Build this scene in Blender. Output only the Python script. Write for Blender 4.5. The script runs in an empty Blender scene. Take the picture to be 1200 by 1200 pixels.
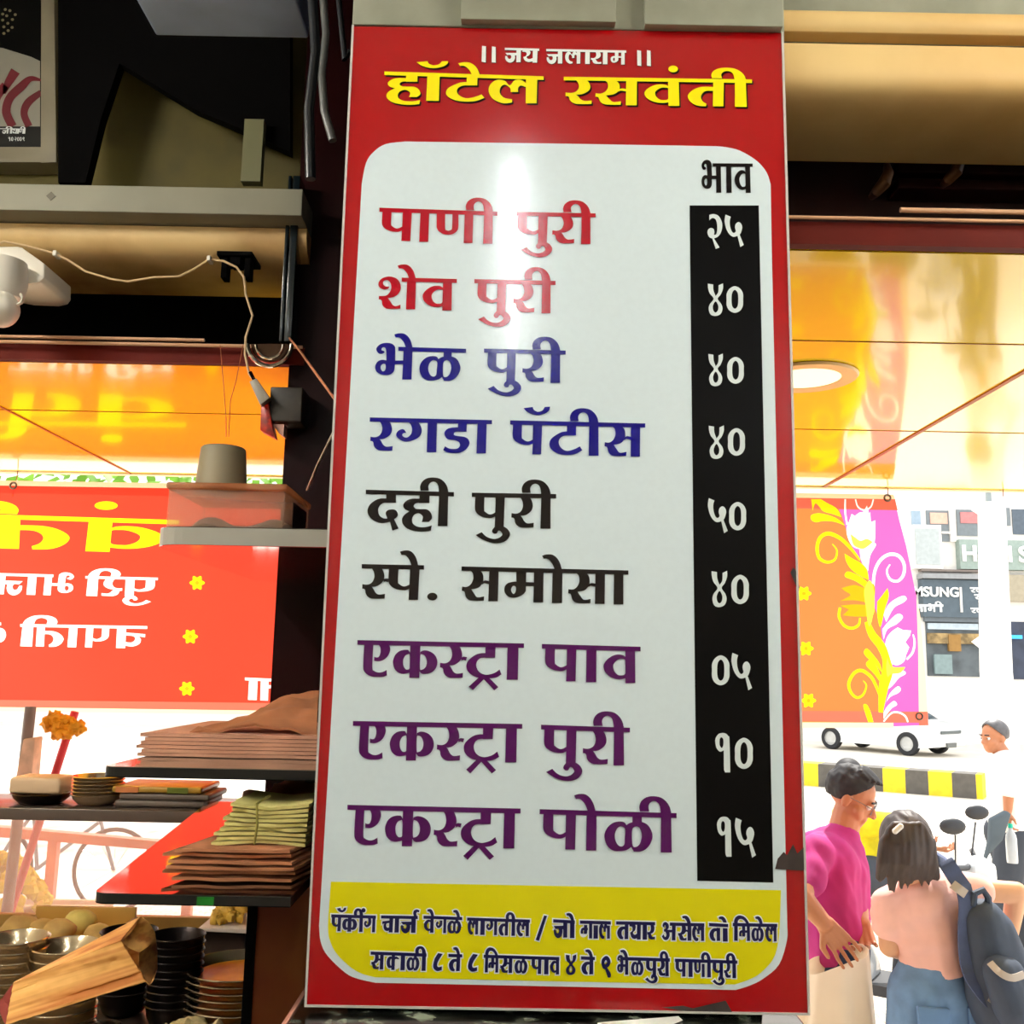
import bpy, bmesh, math, random
from mathutils import Vector, Matrix, noise as mnoise
from mathutils.geometry import tessellate_polygon, delaunay_2d_cdt
random.seed(7)
sc = bpy.context.scene
COL = sc.collection
R = math.radians

# ------------------------------------------------------------------ camera
F_PX = 1150.0
PITCH, ROLL = R(9.07), R(1.1)
CAM = Vector((0, 0, 2.1))
_f = Vector((0, math.cos(PITCH), math.sin(PITCH)))
_u0 = Vector((0, -math.sin(PITCH), math.cos(PITCH)))
_r0 = Vector((1, 0, 0))
_r = _r0 * math.cos(ROLL) + _u0 * math.sin(ROLL)
_u = _u0 * math.cos(ROLL) - _r0 * math.sin(ROLL)
cam_d = bpy.data.cameras.new('camera')
cam_d.sensor_width = 36
cam_d.lens = 36 * F_PX / 1200
cam_d.clip_start, cam_d.clip_end = 0.02, 300
cam_o = bpy.data.objects.new('camera', cam_d)
COL.objects.link(cam_o)
cam_o.matrix_world = Matrix(((_r.x, _u.x, -_f.x, CAM.x), (_r.y, _u.y, -_f.y, CAM.y), (_r.z, _u.z, -_f.z, CAM.z), (0, 0, 0, 1)))
sc.camera = cam_o

# ------------------------------------------------------------------ world, sun, exposure
w = bpy.data.worlds.new('hazy_sky'); sc.world = w; w.use_nodes = True
bg = w.node_tree.nodes['Background']
bg.inputs['Color'].default_value = (0.96, 0.98, 1.0, 1)
bg.inputs['Strength'].default_value = 2.2
sun_d = bpy.data.lights.new('sun', 'SUN'); sun_d.energy = 7.0; sun_d.angle = R(1.5); sun_d.color = (1, .96, .9)
sun_o = bpy.data.objects.new('sun', sun_d); COL.objects.link(sun_o)
sun_o.rotation_euler = Vector((-.25, -.62, -1.0)).to_track_quat('-Z', 'Y').to_euler()
sc.view_settings.view_transform = 'Standard'
sc.view_settings.look = 'None'
sc.view_settings.gamma = 1
sc.view_settings.use_curve_mapping = False
sc.view_settings.exposure = 0.0
TUBE_POWER = 64.0

# ------------------------------------------------------------------ helpers
def at(px, py, Y):
    d = _f * F_PX + _r * (px - 600) - _u * (py - 600)
    return CAM + d * (Y / d.y)
def atz(px, py, z):
    d = _f * F_PX + _r * (px - 600) - _u * (py - 600)
    return CAM + d * ((z - CAM.z) / d.z)
def lin(c):
    c = c / 255
    return c / 12.92 if c <= .04045 else ((c + .055) / 1.055) ** 2.4
def rgb(r, g, b): return (lin(r), lin(g), lin(b), 1)

_m = {}
def mat(name, col, rough=.6, metal=0, var=.12, scale=8, bump=0, spec=.5, coat=0, emit=0, trans=0, alpha=1, coords='Object', stretch=None, col2=None):
    if name in _m: return _m[name]
    m = bpy.data.materials.new(name); m.use_nodes = True
    nt = m.node_tree; b = nt.nodes['Principled BSDF']
    b.inputs['Roughness'].default_value = rough
    b.inputs['Metallic'].default_value = metal
    b.inputs['Specular IOR Level'].default_value = spec
    if coat:
        b.inputs['Coat Weight'].default_value = coat; b.inputs['Coat Roughness'].default_value = .05
    if trans: b.inputs['Transmission Weight'].default_value = trans
    if alpha < 1: b.inputs['Alpha'].default_value = alpha
    c = rgb(*col)
    tc = nt.nodes.new('ShaderNodeTexCoord'); mp = nt.nodes.new('ShaderNodeMapping')
    nt.links.new(tc.outputs[coords], mp.inputs['Vector'])
    if stretch: mp.inputs['Scale'].default_value = stretch
    nz = nt.nodes.new('ShaderNodeTexNoise'); nz.inputs['Scale'].default_value = scale; nz.inputs['Detail'].default_value = 6
    nt.links.new(mp.outputs['Vector'], nz.inputs['Vector'])
    rp = nt.nodes.new('ShaderNodeValToRGB')
    c2 = rgb(*col2) if col2 else tuple(x * (1 - var) for x in c[:3]) + (1,)
    rp.color_ramp.elements[0].color = c2; rp.color_ramp.elements[0].position = .35
    rp.color_ramp.elements[1].color = c; rp.color_ramp.elements[1].position = .62
    nt.links.new(nz.outputs['Fac'], rp.inputs['Fac'])
    nt.links.new(rp.outputs['Color'], b.inputs['Base Color'])
    if emit:
        nt.links.new(rp.outputs['Color'], b.inputs['Emission Color']); b.inputs['Emission Strength'].default_value = emit
    if bump:
        bp = nt.nodes.new('ShaderNodeBump'); bp.inputs['Strength'].default_value = bump; bp.inputs['Distance'].default_value = .01
        nt.links.new(nz.outputs['Fac'], bp.inputs['Height']); nt.links.new(bp.outputs['Normal'], b.inputs['Normal'])
    _m[name] = m
    return m
def translucent(name, col, t=.6, clear=0.0, scale=3, var=.08, rough=.5):
    """cloth, plastic film, vinyl: diffuse + translucent (+ partly see-through)"""
    if name in _m: return _m[name]
    m = bpy.data.materials.new(name); m.use_nodes = True
    nt = m.node_tree; N = nt.nodes; L = nt.links
    out = N['Material Output']; b = N['Principled BSDF']
    tc = N.new('ShaderNodeTexCoord'); nz = N.new('ShaderNodeTexNoise'); nz.inputs['Scale'].default_value = scale
    L.new(tc.outputs['Object'], nz.inputs['Vector'])
    rp = N.new('ShaderNodeValToRGB'); c = rgb(*col)
    rp.color_ramp.elements[0].color = tuple(x * (1 - var) for x in c[:3]) + (1,); rp.color_ramp.elements[1].color = c
    L.new(nz.outputs['Fac'], rp.inputs['Fac']); L.new(rp.outputs['Color'], b.inputs['Base Color'])
    b.inputs['Roughness'].default_value = rough
    tr = N.new('ShaderNodeBsdfTranslucent'); L.new(rp.outputs['Color'], tr.inputs['Color'])
    mx = N.new('ShaderNodeMixShader'); mx.inputs[0].default_value = t
    L.new(b.outputs[0], mx.inputs[1]); L.new(tr.outputs[0], mx.inputs[2])
    last = mx
    if clear:
        tp = N.new('ShaderNodeBsdfTransparent'); m2 = N.new('ShaderNodeMixShader'); m2.inputs[0].default_value = clear
        L.new(mx.outputs[0], m2.inputs[1]); L.new(tp.outputs[0], m2.inputs[2]); last = m2
    L.new(last.outputs[0], out.inputs['Surface'])
    _m[name] = m
    return m

class MB:
    def __init__(s): s.v = []; s.f = []; s.mi = []; s.k = 0
    def add(s, vs, fs):
        o = len(s.v); s.v += [Vector(v) for v in vs]
        for f in fs: s.f.append([o + i for i in f]); s.mi.append(s.k)
        return s
    def box(s, a, b, rot=None, piv=None):
        x0, y0, z0 = a; x1, y1, z1 = b
        vs = [Vector(p) for p in ((x0,y0,z0),(x1,y0,z0),(x1,y1,z0),(x0,y1,z0),(x0,y0,z1),(x1,y0,z1),(x1,y1,z1),(x0,y1,z1))]
        if rot is not None:
            c = Vector(piv) if piv is not None else (Vector(a) + Vector(b)) / 2
            vs = [c + rot @ (v - c) for v in vs]
        return s.add(vs, [(0,3,2,1),(4,5,6,7),(0,1,5,4),(1,2,6,5),(2,3,7,6),(3,0,4,7)])
    def tube(s, pts, r, n=10, cap=True):
        pts = [Vector(p) for p in pts]; rs = r if isinstance(r, (list, tuple)) else [r] * len(pts)
        rings = []; up = None
        for i, p in enumerate(pts):
            t = (pts[min(i + 1, len(pts) - 1)] - pts[max(i - 1, 0)]).normalized()
            if up is None or abs(up.dot(t)) > .98:
                up = Vector((0, 0, 1)) if abs(t.z) < .9 else Vector((0, 1, 0))
            a = t.cross(up).normalized(); b = a.cross(t).normalized(); up = b
            rings.append([p + (a * math.cos(2*math.pi*k/n) + b * math.sin(2*math.pi*k/n)) * rs[i] for k in range(n)])
        vs = [q for g in rings for q in g]; fs = []
        for i in range(len(pts) - 1):
            for k in range(n):
                fs.append((i*n+k, i*n+(k+1)%n, (i+1)*n+(k+1)%n, (i+1)*n+k))
        if cap: fs.append(tuple(range(n))[::-1]); fs.append(tuple((len(pts)-1)*n + k for k in range(n)))
        return s.add(vs, fs)
    def lathe(s, prof, c=(0,0,0), n=32, sy=1.0, cap=False):
        c = Vector(c); vs = []; fs = []
        for (r, z) in prof:
            for k in range(n):
                a = 2*math.pi*k/n; vs.append(c + Vector((r*math.cos(a), r*math.sin(a)*sy, z)))
        for i in range(len(prof) - 1):
            for k in range(n): fs.append((i*n+k, i*n+(k+1)%n, (i+1)*n+(k+1)%n, (i+1)*n+k))
        if cap: fs.append(tuple(range(n))[::-1]); fs.append(tuple((len(prof)-1)*n+k for k in range(n)))
        return s.add(vs, fs)
    def prism(s, poly, d):
        """poly: list of points in 3D (planar); d: extrude vector"""
        p = [Vector(q) for q in poly]; n = len(p); d = Vector(d)
        tris = tessellate_polygon([p])
        s.add(p + [q + d for q in p], [tuple(t) for t in tris] + [tuple(n + i for i in t[::-1]) for t in tris] + [(i, (i+1) % n, n + (i+1) % n, n + i) for i in range(n)])
        return s
    def poly(s, loops, fn=lambda p: p):
        """flat polygon with holes"""
        ls = [[Vector(fn(q)) for q in l] for l in loops]
        flat = [q for l in ls for q in l]
        l2 = [[Vector((q.x, q.z, 0)) for q in l] for l in ls]
        return s.add(flat, [tuple(t) for t in tessellate_polygon(l2)])
    def grid(s, fn, nu, nv, wrap=False):
        vs = [fn(i/nu, j/nv) for j in range(nv+1) for i in range(nu+1)]
        return s.add(vs, [(j*(nu+1)+i, j*(nu+1)+i+1, (j+1)*(nu+1)+i+1, (j+1)*(nu+1)+i) for j in range(nv) for i in range(nu)])
    def ball(s, c, r, nu=16, nv=10, sx=1, sy=1, sz=1, jit=0, seed=0):
        c = Vector(c)
        def fn(u, v):
            a, b = 2*math.pi*u, math.pi*v - math.pi/2
            d = Vector((math.cos(b)*math.cos(a), math.cos(b)*math.sin(a), math.sin(b)))
            k = r * (1 + (jit * mnoise.noise(d*2.2 + Vector((seed*3.1, 0, 0))) if jit else 0))
            return c + Vector((d.x*sx, d.y*sy, d.z*sz)) * k
        return s.grid(fn, nu, nv)
    def capsule(s, a, b, ra, rb, n=12):
        """tapered limb with round ends"""
        a, b = Vector(a), Vector(b); t = (b - a); L = t.length or 1e-6; t.normalize()
        pts, rs = [], []
        for k in range(5):
            q = math.pi/2 * (1 - k/4); pts.append(a - t*ra*math.sin(q)); rs.append(max(ra*math.cos(q), .0004))
        for k in range(5):
            q = math.pi/2 * k/4; pts.append(b + t*rb*math.sin(q)); rs.append(max(rb*math.cos(q), .0004))
        return s.tube(pts, rs, n)
    def mesh(s, name):
        me = bpy.data.meshes.new(name); me.from_pydata([tuple(v) for v in s.v], [], s.f); me.update(); return me
    def build(s, name, mats, parent=None, smooth=False, bevel=0, subsurf=0, solid=0, remesh=0, relax=0, angle=None, disp=None, clean=True):
        me = s.mesh(name)
        ms = mats if isinstance(mats, (list, tuple)) else [mats]
        if clean:
            bm = bmesh.new(); bm.from_mesh(me)
            bmesh.ops.remove_doubles(bm, verts=bm.verts, dist=1e-6)
            bmesh.ops.recalc_face_normals(bm, faces=bm.faces); bm.to_mesh(me); bm.free()
            if len(ms) > 1 and len(me.polygons) == len(s.mi): me.polygons.foreach_set('material_index', s.mi)
        elif len(ms) > 1: me.polygons.foreach_set('material_index', s.mi)
        for m_ in ms: me.materials.append(m_)
        o = bpy.data.objects.new(name, me); COL.objects.link(o)
        def mod(t, **kw):
            md = o.modifiers.new(t, t)
            for k, v in kw.items(): setattr(md, k, v)
        if remesh: mod('REMESH', mode='VOXEL', voxel_size=remesh, use_smooth_shade=True)
        if relax: mod('SMOOTH', factor=.5, iterations=relax)
        if solid: mod('SOLIDIFY', thickness=solid, offset=0)
        if bevel: mod('BEVEL', width=bevel, segments=3, limit_method='ANGLE', angle_limit=R(35))
        if subsurf: mod('SUBSURF', levels=subsurf, render_levels=subsurf)
        if o.modifiers:
            dg = bpy.context.evaluated_depsgraph_get(); me2 = bpy.data.meshes.new_from_object(o.evaluated_get(dg))
            o.modifiers.clear(); o.data = me2; me2.name = name; me = me2
            if not me.materials:
                for m_ in ms: me.materials.append(m_)
        if disp:
            for v in me.vertices: v.co += disp(v.co.copy(), v.normal.copy())
        if smooth or remesh or bevel or subsurf:
            for p in me.polygons: p.use_smooth = True
            try: me.set_sharp_from_angle(angle=R(angle or 40))
            except Exception: pass
        if parent is not None: adopt(o, parent)
        else: base_origin(o)
        return o
def base_origin(o):
    me = o.data; vs = [v.co for v in me.vertices]
    if not vs: return
    c = Vector(((min(v.x for v in vs)+max(v.x for v in vs))/2, (min(v.y for v in vs)+max(v.y for v in vs))/2, min(v.z for v in vs)))
    me.transform(Matrix.Translation(-c)); o.location = c
def adopt(o, parent):
    """child geometry is given in world space"""
    base = Vector((0, 0, 0)); q = parent
    while q is not None: base += Vector(q.get('_b', (0, 0, 0))); q = q.parent
    o.data.transform(Matrix.Translation(-base)); o.parent = parent
def thing(name, label, cat, loc=(0,0,0), group=None):
    o = bpy.data.objects.new(name, None); COL.objects.link(o); o.location = loc; o['_b'] = tuple(loc)
    o.empty_display_size = .05
    return tag(o, label, cat, group)
def tag(o, label, cat, group=None, kind=None):
    o['label'] = label; o['category'] = cat
    if group: o['group'] = group
    if kind: o['kind'] = kind
    return o
def struct(o): o['kind'] = 'structure'; return o
def dup(root, loc, label=None, rotz=None, scale=None):
    r = root.copy(); COL.objects.link(r); r.location = loc
    if rotz is not None: r.rotation_euler = (0, 0, rotz)
    if scale: r.scale = (scale,)*3
    if label: r['label'] = label
    for ch in list(root.children):
        c = ch.copy(); COL.objects.link(c); c.parent = r
        for g in list(ch.children):
            d = g.copy(); COL.objects.link(d); d.parent = c
    return r

# ------------------------------------------------------------------ outline tools (lettering, patterns)
def offset_loop(l, d):
    """move a closed 2D loop outwards (d > 0) along its normals"""
    A = sum(l[i-1][0]*l[i][1]-l[i][0]*l[i-1][1] for i in range(len(l))); sgn = 1 if A > 0 else -1
    out = []
    for i in range(len(l)):
        a, b, c = l[i-1], l[i], l[(i+1) % len(l)]
        n1 = (b[1]-a[1], a[0]-b[0]); n2 = (c[1]-b[1], b[0]-c[0])
        h1 = math.hypot(*n1) or 1e-9; h2 = math.hypot(*n2) or 1e-9
        nx, ny = n1[0]/h1+n2[0]/h2, n1[1]/h1+n2[1]/h2; h = math.hypot(nx, ny)
        if h < .3: h = .3
        k = d*sgn*min(2/h/h*1.0, 2.0)
        out.append((b[0]+nx*k, b[1]+ny*k))
    return out
def clean_loops(loops):
    ls = []
    for l in loops:
        c = []
        for p in l:
            if not c or (abs(p[0]-c[-1][0])+abs(p[1]-c[-1][1])) > 2e-5: c.append(p)
        ls.append(c)
    return ls
def inside(p, loops):
    c = False; x, y = p
    for l in loops:
        x1, y1 = l[-1]
        for x2, y2 in l:
            if (y1 > y) != (y2 > y) and x < (x2-x1)*(y-y1)/(y2-y1)+x1: c = not c
            x1, y1 = x2, y2
    return c
def union(shape_sets):
    """several lists of shapes, later ones on top -> one flat mesh: verts, {index: faces}"""
    V, E, sh = [], [], []
    for idx, shapes in enumerate(shape_sets):
        for loops in shapes:
            ls = clean_loops([[(p[0]*1000, p[1]*1000) for p in l] for l in loops])
            for l in ls:
                o = len(V); V += [Vector(p) for p in l]; E += [(o+i, o+(i+1) % len(l)) for i in range(len(l))]
            xs = [p[0] for l in ls for p in l]; ys = [p[1] for l in ls for p in l]
            sh.append((idx, min(xs), max(xs), min(ys), max(ys), ls))
    vo, eo, fo, _, _, _ = delaunay_2d_cdt(V, E, [], 0, 1e-4)
    sh.reverse(); res = {}
    for f in fo:
        x = sum(vo[i].x for i in f)/len(f); y = sum(vo[i].y for i in f)/len(f)
        for idx, x0, x1, y0, y1, ls in sh:
            if x0 <= x <= x1 and y0 <= y <= y1 and inside((x, y), ls): res.setdefault(idx, []).append(f); break
    return [v/1000 for v in vo], res
def parse(t):
    out = []
    for tok in t.split():
        c = tok.endswith('!'); x, y = tok.rstrip('!').split(','); out.append((float(x), float(y), c))
    return out
def smooth(p, n=5):
    out = []; N = len(p)
    for i in range(N):
        p1, p2 = p[i], p[(i+1) % N]
        if p1[2] and p2[2]: out.append((p1[0], p1[1])); continue
        p0 = p1 if p1[2] else p[i-1]; p3 = p2 if p2[2] else p[(i+2) % N]
        for k in range(n):
            t = k/n; t2 = t*t; t3 = t2*t
            out.append(tuple(.5*((2*p1[a]) + (-p0[a]+p2[a])*t + (2*p0[a]-5*p1[a]+4*p2[a]-p3[a])*t2 + (-p0[a]+3*p1[a]-3*p2[a]+p3[a])*t3) for a in (0, 1)))
    return out
def stroke(pts, n=6):
    """variable-width pen stroke, pts = (x, y, w) -> outline polygon"""
    q = []; N = len(pts)
    for i in range(N-1):
        p0, p1, p2, p3 = pts[max(i-1,0)], pts[i], pts[i+1], pts[min(i+2,N-1)]
        for k in range(n):
            t = k/n; t2 = t*t; t3 = t2*t
            q.append([.5*((2*p1[a]) + (-p0[a]+p2[a])*t + (2*p0[a]-5*p1[a]+4*p2[a]-p3[a])*t2 + (-p0[a]+3*p1[a]-3*p2[a]+p3[a])*t3) for a in (0,1,2)])
    q.append(list(pts[-1])); L = []; Rr = []
    for i, p in enumerate(q):
        a, b = q[max(i-1,0)], q[min(i+1,len(q)-1)]
        dx, dy = b[0]-a[0], b[1]-a[1]; l = math.hypot(dx, dy) or 1
        L.append((p[0]-dy/l*p[2]/2, p[1]+dx/l*p[2]/2)); Rr.append((p[0]+dy/l*p[2]/2, p[1]-dx/l*p[2]/2))
    return L + Rr[::-1]
def ell(cx, cy, rx, ry, n=20): return [(cx+rx*math.cos(2*math.pi*k/n), cy+ry*math.sin(2*math.pi*k/n)) for k in range(n)]
# ------------------------------------------------------------------ Devanagari letterforms, drawn as outlines
# each: crop (ox, oy, scale), x0, x1, y of headline top, y of baseline, shapes (outline [| hole ...])
CA, CB, CC, CD, CE = (405,930,10.909), (505,930,10.909), (630,925,7.0588), (430,480,7.5), (600,470,7.5)
CF, CG, CH, CI, CJ = (425,560,10.435), (535,640,5.714), (630,835,10), (440,305,10), (430,385,10)
CK, CT, CU, CS = (440,230,9.2308), (440,40,5.2174), (650,40,5), (560,45,5.4545)
CV, CW, CX = (815,180,10), (825,940,12), (800,170,5.218)
UNIT = (600, 600, 1)
RA = "130,190! 268,190! 310,260 328,330 325,385 305,430 270,465 230,490 190,500 160,500! 185,540 205,580 235,610 270,618 340,608! 335,678! 260,680 200,680 150,675 105,645 80,600 75,560 60,535 32,530! 35,462! 80,470 120,465 160,440 185,395 195,340 185,275 165,235!"
G = {
 'e_': (CA, 30, 455, 145, 663, ["95,160! 220,160! 205,520 230,575 290,598 350,590 405,562! 410,640! 350,658 280,660 200,655 130,625 85,575 75,510 82,350!",
        "240,160! 400,165! 440,210 455,270 440,330 410,380 360,420 300,440 230,435! 230,375! 255,385 290,380 312,340 320,290 315,245 295,210 270,196 225,196!"]),
 'ka': (CA, 505, 1082, 152, 663, ["735,160! 865,160! 847,663! 718,663!",
        "735,320! 705,272! 650,272 590,292 540,340 512,410 510,470 530,540 575,588 630,605 680,600 725,590! 735,450!|725,345 700,335 670,350 645,395 638,445 645,500 665,535 690,548 725,520",
        "862,300! 905,280 960,285 1020,315 1065,370 1082,440 1070,510 1035,565 985,597 930,608 880,605 850,570! 855,400!|862,350 890,335 920,355 940,400 946,445 935,500 910,535 880,548 858,535"]),
 'ra': (CB, 32, 340, 166, 690, [RA]),
 's_': (CB, 32, 395, 166, 690, [RA, "315,390! 350,375 395,383! 380,435! 345,422 320,435!"]),
 'sa': (CE, 808, 1128, 194, 492, ["870,205! 945,205! 985,250 995,300 985,340 950,375 890,388! 915,425 945,458 1005,450! 1003,487! 930,488 875,482 845,455 830,410 808,402! 810,365! 850,368 885,345 905,300 900,250 880,228!",
        "985,325! 1010,312 1045,318! 1045,345! 1005,336 985,348!", "1045,205! 1128,205! 1126,493! 1042,493!"]),
 'ttra': (CB, 382, 843, 176, 694, ["635,185! 770,185! 760,390! 630,390!", "650,325! 580,325 510,345 440,395 395,450 382,510 395,570 435,620 490,655 540,670 620,675 700,680 780,665 843,625! 818,555! 760,600 700,622 640,630 580,612 535,570 512,500 525,440 560,400 610,388 660,388!",
        "590,625! 640,660! 468,850! 413,798!", "590,670! 650,640! 803,805! 748,850!"]),
 'tta': (CE, 328, 625, 181, 482, ["488,190! 570,190! 568,305! 485,305!", "495,268! 440,275 390,300 345,335 328,375 335,415 370,450 420,472 490,480 560,472 625,438! 603,402! 560,425 500,443 460,435 425,405 412,365 425,330 460,308 505,305!"]),
 'ii': (CE, 508, 758, 186, 484, ["678,180! 757,180! 758,485! 672,485!", "512,178! 508,140 525,100 565,72 620,64 680,75 725,110 750,155 757,200! 676,200! 668,140 650,110 622,100 595,112 580,140 585,178!"]),
 'candra': (CE, 98, 333, 177, 472, ["98,65! 180,55! 190,80 225,97 265,85 285,55! 333,52! 325,85 290,112 230,128 170,118 125,95!"]),
 'pa': (CC, 45, 318, 162, 498, ["50,170! 132,170! 130,320 140,345 175,368 205,365 240,345! 240,385! 205,402 170,404 120,395 75,370 50,335 45,290!", "235,170! 318,170! 310,498! 228,498!"]),
 'aa': (CC, 400, 487, 168, 502, ["405,175! 487,175! 485,502! 400,502!"]),
 'e': (CC, 300, 487, 168, 502, ["300,42! 340,30 390,32 430,60 460,110 480,180! 487,195! 415,195! 412,170! 395,125 370,90 345,72 315,72!"]),
 'lla': (CC, 552, 950, 180, 515, ["783,190! 862,190! 862,285! 783,285!",
        "735,295! 715,268 670,262 620,275 575,315 552,370 558,430 585,480 630,508 690,510 740,500 775,475! 778,330!|722,325 690,303 660,318 640,360 640,410 660,455 690,472 716,455 720,400",
        "725,300! 760,275 820,262 870,268 915,295 945,350 950,400 930,455 895,495 850,515 795,515! 770,470! 722,440!|782,335 810,305 840,315 858,355 860,400 845,450 815,475 785,460"]),
 'u': (CH, 95, 520, 147, 612, ["340,590! 450,600! 490,630 520,680 515,730 480,780 430,808 360,820 280,810 190,775 95,712! 170,672! 220,725 280,755 340,762 390,745 425,710 420,680 400,655 375,655 355,690 320,690 300,665 305,635!"]),
 'va': (CI, 550, 895, 214, 594, ["790,225! 895,225! 888,595! 780,595!", "795,335! 770,310 720,300 660,310 600,345 560,390 550,430 565,480 610,525 670,550 730,555 785,545! 800,440!|790,365 750,345 710,352 670,385 655,420 665,470 695,505 730,515 782,495"]),
 'sha': (CI, 38, 478, 206, 583, ["375,215! 478,215! 468,583! 360,583!", "170,312! 145,315 115,308 95,285 95,258 115,240 145,238 172,258 188,300 185,350 160,395 120,422 45,425! 42,465! 75,475 85,530 115,565 160,578 295,575! 297,528! 240,545 205,530 185,500 150,450! 220,435 270,400 300,340 292,275 258,225 205,200 150,195 90,212 48,250 38,295 60,330 105,348 150,340!"]),
 'bha': (CJ, 93, 535, 217, 605, ["430,225! 535,225! 522,605! 412,605!", "330,260 325,215 285,180 215,172 150,190 108,235 115,275 145,302 180,300 205,285! 195,268 172,260 168,242 185,226 208,230 222,262 225,378! 170,372 120,395 93,450 105,505 150,540 210,552 270,545 315,505 325,425! 435,425! 435,380! 330,380!|212,425 185,420 160,445 160,480 180,508 205,500 217,465"]),
 'ga': (CD, 262, 615, 78, 377, ["535,90! 615,90! 608,378! 525,378!", "360,95! 445,100! 475,150 482,195 465,235 430,262 380,280 330,283 290,265 262,235 265,205 290,180 325,175 348,208! 325,208 312,225 330,245 360,245 390,215 398,170 388,135!"]),
 'da_': (CD, 668, 907, 86, 380, ["805,95! 885,95! 880,195! 800,195!", "815,155! 740,160 700,175 680,205 690,240 715,262 770,268 810,285 820,315 800,340 760,345 720,340 685,322! 668,355! 710,375 770,382 830,375 880,345 907,300 895,260 860,240 800,232 770,225 765,212 780,197 840,195!"]),
 'da': (CF, 62, 440, 152, 575, ["290,165! 410,165! 408,305! 290,305!", "305,255! 220,255 150,280 90,330 62,390 70,450 110,505 170,540 230,555 290,550 335,540! 365,648! 440,622! 385,510! 425,475 428,430 400,395 355,388 305,400 283,435 300,490 298,500 250,495 205,460 190,400 205,350 250,310 310,303!"]),
 'ha': (CF, 490, 838, 162, 585, ["695,170! 812,170! 808,308! 690,308!", "705,255! 610,255 550,275 510,315 505,355 530,390 575,410! 520,450 490,500 495,560 540,615 610,645 700,658 770,655 825,645! 835,582! 780,600 720,605 660,595 615,560 605,510 625,460 665,435 700,440 730,470 728,510 718,540! 800,540! 835,500 832,450 810,410 770,385 700,383 650,380! 625,350 640,318 670,306 720,306!"]),
 'ma': (CG, 322, 583, 148, 377, ["520,155! 583,155! 580,378! 516,378!", "402,155! 468,155! 465,280 460,310 430,335 390,347 350,340 325,310 325,275 345,250 385,240 402,240!|398,275 380,268 367,290 372,312 385,322 397,305", "460,242! 525,245! 525,270! 460,268!"]),
 'nna': (CK, 665, 1070, 152, 497, ["668,162! 760,162! 760,340 775,362 795,368 820,360 835,335 840,162! 905,162! 905,320 890,370 850,400 795,410 730,400 685,370 665,330!", "975,165! 1070,165! 1060,498! 963,498!"]),
 'ta': (CU, 776, 990, 264, 425, ["928,270! 990,270! 988,425! 925,425!", "932,312! 860,312 810,328 778,360 790,395 830,420 885,425! 888,410! 865,395 855,370 865,348 890,335 932,335!"]),
 'la': (CT, 692, 990, 256, 430, ["920,262! 990,262! 985,430! 918,430!", "835,425! 780,430 720,405 692,360 700,315 740,285 790,290 820,318 850,288 890,285 925,308! 925,332! 890,320 872,335 872,360! 825,360! 822,335 790,314 765,330 760,365 785,395 835,405!"]),
 'ja': (CS, 172, 275, 64, 155, ["246,70! 275,70! 273,156! 245,156!", "248,96! 248,113! 236,113 236,130 226,150 205,159 185,152 173,136 172,116! 184,116! 192,132 205,134 212,122 206,110 185,110! 172,96!"]),
 'ya': (CS, 285, 382, 66, 157, ["352,72! 382,72! 378,158! 349,158!", "285,72! 322,72! 336,90 328,110 312,120 318,132 335,134 354,126! 354,148! 325,154 300,144 290,122! 308,114 312,100 305,90 285,88!"]),
 'cha': (UNIT, 0, 88, 0, 100, ["60,5! 88,5! 86,100! 58,100!", "0,36! 62,30! 62,43! 36,46 30,60 40,74 62,72! 62,88! 36,92 16,80 12,60 18,48 0,50!"]),
 'a': (UNIT, 0, 120, 0, 100, ["90,0! 118,0! 114,100! 87,100!", "80,0! 120,0! 120,12! 80,12!", "8,20! 14,4 34,-2 54,8 58,28 46,42 62,56 64,76 48,96 22,98 2,80! 14,70! 26,84 38,78 40,64 30,52 20,50! 20,40! 34,34 34,18 24,14 20,26!", "45,42! 92,42! 92,54! 45,54!"]),
 'imatra': (UNIT, 0, 130, 0, 100, ["4,0! 30,0! 28,100! 2,100!", "4,6! 4,-14 18,-34 46,-44 84,-38 112,-18 128,4! 108,4! 90,-16 66,-26 44,-24 32,-12 30,6!"]),
 'reph': (UNIT, 0, 40, 0, 100, ["8,2! 2,-18 8,-34 24,-40 40,-36! 38,-26! 24,-26 20,-14 26,2!"]),
 '1': (CW, 182, 383, 202, 768, ["315,768! 383,768! 372,300 355,245 320,208 270,200 220,220 185,280 182,340 200,420 240,468 275,462 295,450! 298,700 305,745|265,262 288,290 290,360 280,405 262,412 240,370 240,300 250,272"]),
 '2': (CV, 140, 312, 717, 1122, ["160,790! 160,725! 210,715 265,735 300,790 312,850 300,920 265,975 215,1000! 280,1105! 235,1122! 195,1000! 160,985 140,940 145,900 175,878 210,890 220,930 215,955 240,950 252,900 250,830 235,780 205,762 180,770"]),
 '5': (CV, 340, 563, 720, 1100, ["350,720! 412,745! 400,790 402,850 420,910 445,935 470,915 460,870 470,830 500,808 530,825 545,870 530,930 515,955! 563,1075! 522,1100! 490,970! 440,980 395,950 360,890 340,810 342,760"]),
 '4': (CX, 153, 245, 848, 1047, ["153,850! 185,855! 187,890 200,925! 215,905 218,880 218,860! 245,848! 245,880 232,915 213,942 235,975 242,1005 230,1035 200,1047 170,1038 158,1005 165,975 188,942 165,910 155,880|200,958 216,985 214,1012 200,1026 186,1012 184,985"]),
 '0': (CX, 267, 368, 865, 1028, ["318,865 350,880 367,910 368,945 367,985 350,1015 318,1028 286,1015 268,985 267,945 268,910 286,880|318,888 332,900 338,925 338,968 332,992 318,1003 304,992 298,968 298,925 304,900"]),
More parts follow.
